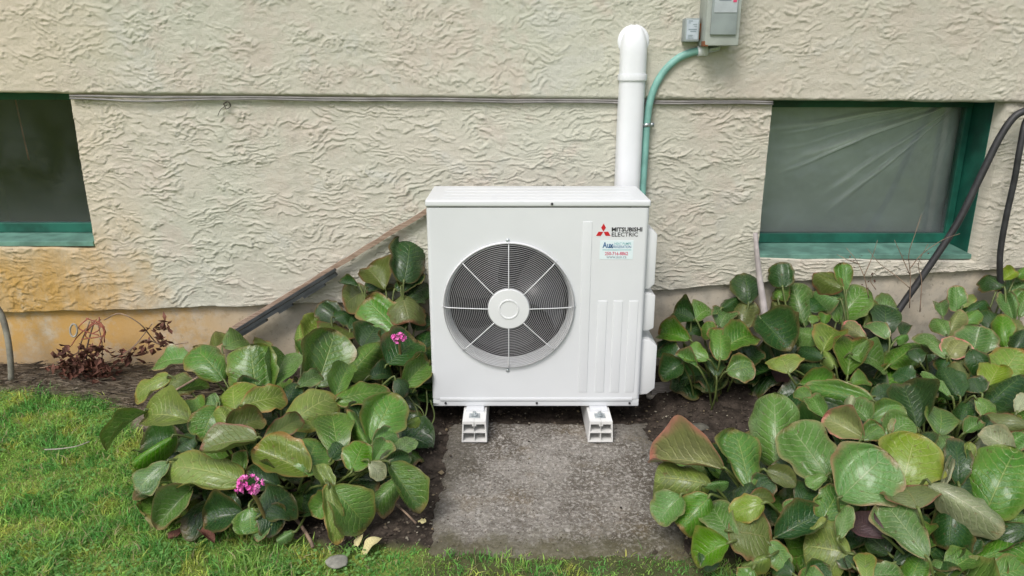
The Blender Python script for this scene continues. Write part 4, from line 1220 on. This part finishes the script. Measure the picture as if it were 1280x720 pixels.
P_r6 = plant('large leaved bergenia at the front right, leaf tips curling and shiny', (1.30, 1.98), ZRw, [
 (1055,618,1108,566,72,'b',1.0,'c'), (1154,690,1104,622,52,'b',1.0), (1150,677,1163,646,20,'g',.8), (1146,632,1131,604,60,'r',.9), (1190,638,1185,686,44,'d',.5), (1168,607,1260,655,40,'p',1.6), (1235,634,1270,555,68,'g',1.0,'c'), (1127,609,1146,540,66,'y',.8,'c'),
 (1262,648,1284,644,18,'g',.4), (1284,660,1225,681,32,'d',.4), (1221,702,1290,672,36,'g',.7), (1226,724,1290,706,32,'g',.8), (1186,715,1219,688,28,'g',.6), (1084,723,1080,687,22,'y',.6), (1078,722,1130,712,26,'b',.7), (1139,725,1151,694,30,'g',.7), (1162,718,1184,704,22,'b',.6), (1120,702,1145,690,20,'d',.2),
 (1050,668,1062,628,18,'b',.5), (1102,668,1060,640,30,'k',.2), (1177,610,1190,570,9,'p',.4), (1195,625,1205,590,30,'d',.0), (1215,660,1240,640,36,'d',-.2), (1200,690,1215,665,34,'d',-.3), (1110,690,1085,668,30,'d',-.4), (1065,705,1050,690,24,'d',.1), (1240,610,1215,585,34,'d',-.4), (1140,670,1160,640,30,'d',-.5), (1090,615,1110,590,34,'d',-.6),
 (1010,722,1035,706,24,'d',0), (1030,728,1000,716,26,'g',0), (1250,735,1284,725,30,'g',.2), (1180,735,1210,722,26,'d',.2),
], 36, (.46, .26), 'dddg', .17)

# ------------------------------------------------------------------ pink flower heads (parts of their plants)
def flower(plant_root, px, py, Y, rpx, stalk_to):
    c = atY(px, py, Y); rad = rpx * c.length / FPX * .98
    rn = random.Random(int(px))
    root = MB().tube(smooth_path([c - Vector((0, 0, rad * .3)), c.lerp(Vector(stalk_to), .5) + Vector((0, 0, .02)), stalk_to], 4), .006, 7).build('flower_stalk', M['calyx'], plant_root, True)
    for i in range(34):
        d = Vector((rn.uniform(-1, 1), rn.uniform(-1, .6), rn.uniform(-.6, 1))).normalized()
        p = c + Vector((d.x * rad * 1.15, d.y * rad * .8, d.z * rad * .8)) * rn.uniform(.55, 1)
        up = d; side = up.cross(Vector((.3, .9, .2))).normalized(); s2 = up.cross(side)
        v = [p - up * .005]; f = []; s = rn.uniform(.008, .0115)
        for k in range(5):
            a = 2 * math.pi * k / 5 + rn.random()
            e = side * math.cos(a) + s2 * math.sin(a); q = side * -math.sin(a) + s2 * math.cos(a)
            i0 = len(v)
            v += [p + e * s * .55 + q * s * .40 + up * .003, p + e * s + up * .005, p + e * s * .55 - q * s * .40 + up * .003]
            f += [(0, i0, i0 + 1), (0, i0 + 1, i0 + 2)]
        pyd('floret', v, f, M['petal'] if rn.random() < .65 else M['petal2'], root, False)
c1 = atZ(312, 606, .235)
flower(P_left, 311, 606, c1.y - .02, 16, (c1.x + .03, c1.y + .05, .02))
c2 = atZ(499, 423, .36)
flower(P_back, 499, 423, c2.y - .05, 9, (c2.x, c2.y + .03, .05))

# ================================================================== LAWN (grass blades)
def lawn():
    n = 230000
    X = RNG.uniform(-2.6, 1.15, n); Y = RNG.uniform(1.45, 3.06, n)
    e = lawn_edge(X) + .03 * perlin(X * 7, Y * 7)
    dens = sstep(.02, -.06, Y - e) * (.55 + .45 * sstep(-.3, .3, fbm(X * 6, Y * 6, 3)))
    dens *= np.where(X > -.30, .45 + .4 * sstep(-.1, .3, fbm(X * 9, Y * 9 + 3, 2)), 1)
    ok = (RNG.random(n) < dens) & ~((X > -.26) & (X < .56) & (Y > 1.955 + .03 * perlin(X * 8, X * 0 + 4)) & (RNG.random(n) > .012))
    X, Y = X[ok], Y[ok]; n = len(X)
    h = (.012 + .030 * RNG.random(n) ** 2.0) * (.55 + .9 * sstep(-.5, .5, fbm(X * 4, Y * 4, 2)))
    h *= np.where(X > -.30, .7, 1)
    Z = gheight(X, Y) - .006
    a = RNG.uniform(0, 2 * np.pi, n); lean = RNG.uniform(.2, 1.3, n) * h
    dx, dy = np.cos(a), np.sin(a)
    b = RNG.uniform(0, 2 * np.pi, n); wd = RNG.uniform(.0011, .0027, n)
    wx, wy = np.cos(b) * wd, np.sin(b) * wd
    B = np.stack([X, Y, Z], -1); Wv = np.stack([wx, wy, 0 * wx], -1)
    m = B + np.stack([dx * lean * .3, dy * lean * .3, h * .6], -1)
    t = B + np.stack([dx * lean, dy * lean, h * (1 - .25 * RNG.random(n))], -1)
    V = np.stack([B - Wv, B + Wv, m + Wv * .8, m - Wv * .8, t], 1).reshape(-1, 3)
    i = np.arange(n) * 5
    Q = np.stack([i, i + 1, i + 2, i + 3], -1); T = np.stack([i + 3, i + 2, i + 4], -1)
    p = sstep(-.15, .4, fbm(X * 7 + 4, Y * 7, 3))[:, None]
    q = sstep(.15, .6, fbm(X * 9 + 40, Y * 9, 2))[:, None]
    c = np.array([.165, .41, .095]) * (1 - p) + np.array([.32, .53, .12]) * p
    c = c * (1 - .7 * q) + np.array([.58, .58, .13]) * .7 * q
    c = c * RNG.uniform(.55, 1.4, (n, 1)) * RNG.uniform(.88, 1.12, (n, 3))
    dead = RNG.random(n) < .09
    c[dead] = np.array([.46, .40, .22]) * RNG.uniform(.7, 1.2, (dead.sum(), 1))
    c = np.repeat(np.concatenate([c, np.ones((n, 1))], 1), 5, 0)
    tag(np_mesh('lawn_grass', V, [Q, T], M['grass'], None, False, c), 'short mossy green lawn grass in front of the flower bed', 'grass', kind='stuff')
    # small round clover leaves among the blades
    k = 14000
    X = RNG.uniform(-2.5, -.3, k); Y = RNG.uniform(1.5, 3.0, k)
    ok = (Y < lawn_edge(X) - .02) & (fbm(X * 3 + 9, Y * 3, 2) > .05)
    X, Y = X[ok], Y[ok]; k = len(X)
    Z = gheight(X, Y) + RNG.uniform(.008, .022, k); r = RNG.uniform(.003, .0062, k)
    tl = RNG.uniform(-.5, .5, (k, 2)); vs = []
    for j in range(6):
        a = j * np.pi / 3
        ox, oy = np.cos(a) * r, np.sin(a) * r
        vs.append(np.stack([X + ox, Y + oy, Z + ox * tl[:, 0] + oy * tl[:, 1]], -1))
    V = np.stack(vs, 1).reshape(-1, 3); F = np.arange(k * 6).reshape(k, 6)
    c = np.array([.18, .36, .10]) * RNG.uniform(.7, 1.5, (k, 1)); c = np.repeat(np.concatenate([c, np.ones((k, 1))], 1), 6, 0)
    tag(np_mesh('clover', V, [F], M['grass'], None, False, c), 'tiny round clover leaves mixed into the lawn', 'clover', kind='stuff')
lawn()

# ================================================================== LITTER ON THE SOIL
def litter():
    # straw and dry stems below the left window
    n = 3200
    X = RNG.uniform(-2.6, -1.15, n); Y = RNG.uniform(2.86, 3.24, n)
    ok = Y > lawn_edge(X) - .03
    X, Y = X[ok], Y[ok]; n = len(X)
    L = RNG.uniform(.02, .11, n); a = RNG.normal(0, .7, n) + np.where(RNG.random(n) < .5, 0, np.pi)
    Z = gheight(X, Y) + RNG.uniform(.004, .03, n)
    d = np.stack([np.cos(a) * L, np.sin(a) * L * .5, RNG.normal(0, .12, n) * L], -1)
    B = np.stack([X, Y, Z], -1); wv = np.zeros((n, 3)); wv[:, 2] = RNG.uniform(.0014, .0036, n); wv[:, 1] = -.002
    V = np.stack([B - wv, B + d - wv, B + d + wv, B + wv], 1).reshape(-1, 3)
    F = np.arange(n * 4).reshape(n, 4)
    c = np.array([.46, .39, .30]) * RNG.uniform(.25, 1.3, (n, 1)); c = np.repeat(np.concatenate([c, np.ones((n, 1))], 1), 4, 0)
    tag(np_mesh('dry_straw', V, [F], M['litter'], None, False, c), 'dry straw and dead stems along the wall under the left window', 'straw', kind='stuff')
    # crumbs, leaf bits and pebbles on bare soil
    n = 9500
    X = RNG.uniform(-1.7, 2.0, n); Y = RNG.uniform(1.95, 3.2, n)
    slabm = (X > -.255) & (X < .55) & (Y > 1.95) & (Y < 2.80)
    ok = (Y > lawn_edge(X)) & (~slabm | (RNG.random(n) < .12 + .6 * np.exp(-np.minimum(np.minimum(X + .255, .55 - X), Y - 1.95) / .03)))
    X, Y, slabm = X[ok], Y[ok], slabm[ok]; n = len(X)
    r = RNG.uniform(.0018, .0065, n) * np.where(RNG.random(n) < .06, 2.2, 1) * np.where(slabm, .55, 1)
    Z = np.where(slabm, .003, gheight(X, Y) + .006 + rough_at(X, Y))
    vs = []
    base = np.array([(1, 0, 0), (-1, 0, 0), (0, 1, 0), (0, -1, 0), (0, 0, .7), (0, 0, -.7)])
    rot = RNG.uniform(0, 6.28, n)
    for b in base:
        x, y = b[0] * np.cos(rot) - b[1] * np.sin(rot), b[0] * np.sin(rot) + b[1] * np.cos(rot)
        j = RNG.uniform(.5, 1.3, n)
        vs.append(np.stack([X + x * r * j, Y + y * r * j, Z + b[2] * r * j], -1))
    V = np.stack(vs, 1).reshape(-1, 3)
    t = np.array([(0, 2, 4), (2, 1, 4), (1, 3, 4), (3, 0, 4), (2, 0, 5), (1, 2, 5), (3, 1, 5), (0, 3, 5)])
    F = (np.arange(n)[:, None, None] * 6 + t[None]).reshape(-1, 3)
    pal = np.array([(.06, .045, .035), (.10, .08, .06), (.035, .028, .022), (.30, .27, .21), (.20, .16, .10)])
    c = pal[RNG.choice(5, n, p=[.34, .26, .2, .10, .10])] * RNG.uniform(.7, 1.3, (n, 1))
    c = np.repeat(np.concatenate([c, np.ones((n, 1))], 1), 6, 0)
    tag(np_mesh('soil_crumbs', V, [F], M['litter'], None, False, c), 'dark soil crumbs and pale grit scattered over the flower bed', 'soil', kind='stuff')
def rough_at(X, Y): return fbm(X * 14, Y * 14, 3) * .007 + np.maximum(0, perlin(X * 38, Y * 38)) * .010
litter()

def rock(name, px, py, z, sx, sy, sz, mat, label, cat, seed, group=None):
    c = atZ(px, py, z)
    bm = bmesh.new(); bmesh.ops.create_icosphere(bm, subdivisions=3, radius=1)
    for v in bm.verts:
        p = v.co.copy()
        k = 1 + .16 * float(perlin(p.x * 1.7 + seed, p.y * 1.7 + p.z)) + .05 * float(perlin(p.x * 5 + seed, p.y * 5 + p.z * 3))
        v.co = Vector((c.x + p.x * sx * k, c.y + p.y * sy * k, c.z + p.z * sz * k))
    me = bpy.data.meshes.new(name); bm.to_mesh(me); bm.free()
    me.polygons.foreach_set('use_smooth', [True] * len(me.polygons))
    return tag(mesh_obj(name, me, mat), label, cat, group)
rock('stone', 815, 495, .020, .028, .022, .017, M['stone'], 'rounded pale stone beside the lower right corner of the heat pump', 'stone', 3)
rock('flat_stone', 421, 702, .012, .034, .030, .010, M['stone3'], 'flat grey stone lying in the grass left of the slab', 'stone', 8)
rock('stone', 872, 534, .004, .050, .030, .012, M['stone2'], 'flat mossy grey stone on the soil right of the slab', 'stone', 14)
rock('stone', 846, 524, .006, .013, .010, .007, M['stone2'], 'small grey pebble on the dark soil right of the slab', 'stone', 19)

def plank(name, p, q, wd, th, mat, label, cat):
    d = (q - p).normalized(); s = Vector((-d.y, d.x, 0)).normalized(); u = d.cross(s) * -1
    m = 10; v = []; f = []; rn = random.Random(int(abs(p.x) * 1e4))
    for i in range(m + 1):
        c = p + (q - p) * (i / m) + Vector((0, rn.uniform(-.002, .002), rn.uniform(-.002, .002)))
        for (a, b) in ((-.5, -.5), (.5, -.5), (.5, .5), (-.5, .5)): v.append(c + s * a * wd + Vector((0, 0, b * th)))
    for i in range(m):
        for k in range(4): f.append((4 * i + k, 4 * i + (k + 1) % 4, 4 * i + 4 + (k + 1) % 4, 4 * i + 4 + k))
    f += [(0, 3, 2, 1), (4 * m, 4 * m + 1, 4 * m + 2, 4 * m + 3)]
    return tag(pyd(name, v, f, mat), label, cat)
plank('wood_block', atZ(812, 486, .052), atZ(860, 482, .052), .055, .034, M['woodgrey'], 'short weathered timber block on the soil beside the heat pump', 'wood block')
plank('edging_strip', atZ(846, 473, .085), atZ(975, 464, .105), .016, .045, M['edge'], 'dark edging strip between bare soil and the right plants', 'edging')
plank('edging_strip', atZ(98, 498, .030), atZ(182, 492, .034), .014, .03, M['edge'], 'dark edging strip between the lawn and the dead plant', 'edging')
plank('edging_strip', atZ(-40, 493, .03), atZ(18, 490, .032), .014, .03, M['edge'], 'stub of dark edging at the left edge of the lawn', 'edging')
plank('wood_scrap', atZ(872, 601, .02), atZ(912, 596, .02), .045, .012, M['wood'], 'brown scrap of wood under the pink tipped leaf', 'wood scrap')

def twig(pts, r, mat, name, label, cat, group=None):
    return tag(MB().tube(smooth_path(pts, 5), r, 6).build(name, mat, None, True), label, cat, group)
twig([atZ(358, 636, .02), atZ(375, 655, .02), atZ(388, 676, .014), atZ(391, 684, .012)], .006, M['twig'], 'stick', 'short brown stick lying at the front of the left bergenia', 'stick')
twig([atZ(494, 630, .02), atZ(507, 641, .02), atZ(520, 654, .014)], .0035, M['twig'], 'stick', 'thin bent stick on the soil beside the slab, left side', 'stick')
twig([atZ(212, 492, .27), atZ(228, 483, .29), atZ(247, 472, .30)], .0045, M['twig'], 'stick', 'bare brown stalk caught in the left bergenia leaves', 'stick')
twig([atZ(56, 562, .03), atZ(75, 561, .034), atZ(95, 558, .032), atZ(112, 552, .03)], .0026, M['stone'], 'straw_stalk', 'pale straw lying across the lawn on the left', 'straw')
# looping runners under the left corner of the heat pump
run = empty('dry_runner', atZ(535, 530, .0), 'thin looping pale runner stems under the left corner of the heat pump', 'stem')
for P in (((511, 495), (520, 510), (524, 525), (527, 534)), ((533, 488), (534, 508), (530, 524), (522, 534)), ((538, 500), (543, 520), (536, 535), (524, 536)), ((514, 502), (527, 512), (531, 530), (515, 541))):
    MB().tube(smooth_path([atY(x, y, 2.73 - .02 * i) for i, (x, y) in enumerate(P)], 5), .0028, 6).build('runner_stem', M['stalk'], run, True)

def fallen(px, py, z, L, mat, label, seed, group=None):
    c = atZ(px, py, z); rn = random.Random(seed)
    me = LEAVES[seed % len(LEAVES)].copy(); me.name = 'fallen_leaf'
    o = bpy.data.objects.new('fallen_leaf', me); COL.objects.link(o)
    me.materials.clear(); me.materials.append(mat)
    o.location = c; o.rotation_euler = (rn.uniform(-.2, .2), rn.uniform(-.25, .25), rn.uniform(0, 6.28)); o.scale = (L * .65, L, L)
    return tag(o, label, 'leaf', group)
fallen(476, 672, .026, .075, M['paleleaf'], 'pale yellow fallen leaf on the grass in front of the bergenia', 3)
fallen(452, 668, .024, .05, M['paleleaf'], 'small cream fallen leaf beside the drooping yellow leaf tip', 6)
fallen(531, 652, .02, .03, M['paleleaf'], 'tiny cream leaf on the soil near the slab corner', 9)
fallen(236, 655, .03, .07, M['brownleaf'], 'brown dead leaf at the foot of the left bergenia by the lawn', 4)
fallen(250, 664, .028, .06, M['brownleaf'], 'second brown dead leaf, nearer the lawn under the left bergenia', 12)
fallen(936, 492, .06, .06, LM['y'], 'small greenish leaf fallen on the soil behind the right bergenia', 5)
fallen(474, 608, .03, .05, M['brownleaf'], 'brown curled leaf below the cream leaf of the left bergenia', 7)
fallen(858, 540, .02, .035, M['paleleaf'], 'pale withered leaf beside the flat mossy stone', 2)

def crumple(p, s, rn, mb):
    a = Vector((rn.uniform(-1, 1), rn.uniform(-1, 1), rn.uniform(-1, 1))).normalized()
    b = a.cross(Vector((.2, .5, .8))).normalized(); c = a.cross(b)
    mb.add([p, p + a * s * .5 + b * s * .35, p + a * s + c * s * .15, p + a * s * .5 - b * s * .35, p + a * s * .5 + c * s * .22],
           [(0, 1, 4), (1, 2, 4), (2, 3, 4), (3, 0, 4)])
def dead_plants():
    rn = random.Random(5)
    root = empty('dead_plant', atZ(110, 470, .06), 'withered reddish brown plant with crumpled leaves below the left window', 'dead plant')
    stems = [[(112, 470), (108, 440), (118, 400)], [(100, 472), (98, 440), (112, 402)], [(125, 470), (128, 435), (122, 402)], [(118, 468), (140, 450), (165, 435), (190, 405)], [(108, 470), (90, 455), (72, 452)],
             [(122, 466), (150, 452), (178, 425), (205, 432), (235, 428)], [(130, 400), (150, 392), (175, 405), (192, 425), (200, 430)], [(98, 440), (75, 455), (50, 460)]]
    for s in stems:
        P = [atY(x, y, 3.12 + rn.uniform(-.05, .05)) for x, y in s]
        MB().tube(smooth_path(P, 5), rn.uniform(.0022, .0042), 6).build('stem', M['twig'], root, True)
    for k in range(9):
        P = [atY(115 + rn.uniform(-8, 12), 402 + rn.uniform(-6, 4), 3.12), atY(110 + rn.uniform(-14, 22), 412 + rn.uniform(-6, 8), 3.10), atY(108 + rn.uniform(-20, 26), 425 + rn.uniform(-8, 12), 3.10)]
        MB().tube(smooth_path(P, 4), .0028, 5).build('red_shoot', M['redtwig'], root, True)
    for (cx_, cy_, sx, sy, n) in ((92, 455, 22, 16, 80), (122, 465, 22, 18, 70), (118, 440, 16, 10, 26), (160, 442, 16, 8, 16), (205, 408, 6, 7, 8), (203, 428, 8, 6, 10), (184, 432, 7, 8, 8), (190, 410, 5, 5, 4), (125, 485, 24, 10, 30)):
        for i in range(int(n * 1.6)):
            p = atY(cx_ + rn.gauss(0, sx * .55), cy_ + rn.gauss(0, sy * .55), 3.11 + rn.uniform(-.06, .05))
            m = MB(); crumple(p, rn.uniform(.026, .056), rn, m); m.build('withered_leaf', M['brownleaf'], root)
    ring = [atY(92 + 4.5 * math.cos(a), 413 + 8 * math.sin(a), 3.09) for a in [2 * math.pi * k / 20 for k in range(20)]]
    MB().tube(ring, .0045, 6, closed=True).build('curled_pale_stem', M['stone'], root, True)
    # twigs in front of the right window sill
    r2 = empty('dry_twigs', atY(1135, 345, 3.12), 'thin bare dry twigs standing in front of the right window sill', 'twigs')
    for s in ([(1137, 385), (1138, 345), (1136, 318), (1144, 292), (1152, 268)], [(1138, 345), (1128, 322), (1118, 300)], [(1138, 335), (1152, 318), (1178, 300), (1200, 292)], [(1086, 372), (1080, 345), (1070, 325), (1058, 310)], [(1080, 345), (1090, 322), (1097, 300)],
              [(1074, 330), (1060, 325), (1046, 318)], [(1137, 360), (1120, 345), (1100, 330), (1085, 312)], [(1150, 390), (1152, 350), (1148, 330), (1160, 305)], [(1095, 362), (1088, 350), (1096, 338)]):
        P = [atY(x, y, 3.13 + rn.uniform(-.03, .02)) for x, y in s]
        MB().tube(smooth_path(P, 4), [.0024 - .0014 * i / (4 * (len(P) - 1)) for i in range(4 * (len(P) - 1) + 1)], 5).build('twig', M['twig'], r2, True)
    for i in range(18):
        x, y = rn.choice(((1086, 350), (1138, 340), (1070, 325), (1150, 320), (1128, 324), (1066, 330)))
        m = MB(); crumple(atY(x + rn.uniform(-10, 10), y + rn.uniform(-10, 10), 3.13), .012, rn, m); m.build('withered_leaf', M['brownleaf'], r2)
dead_plants()
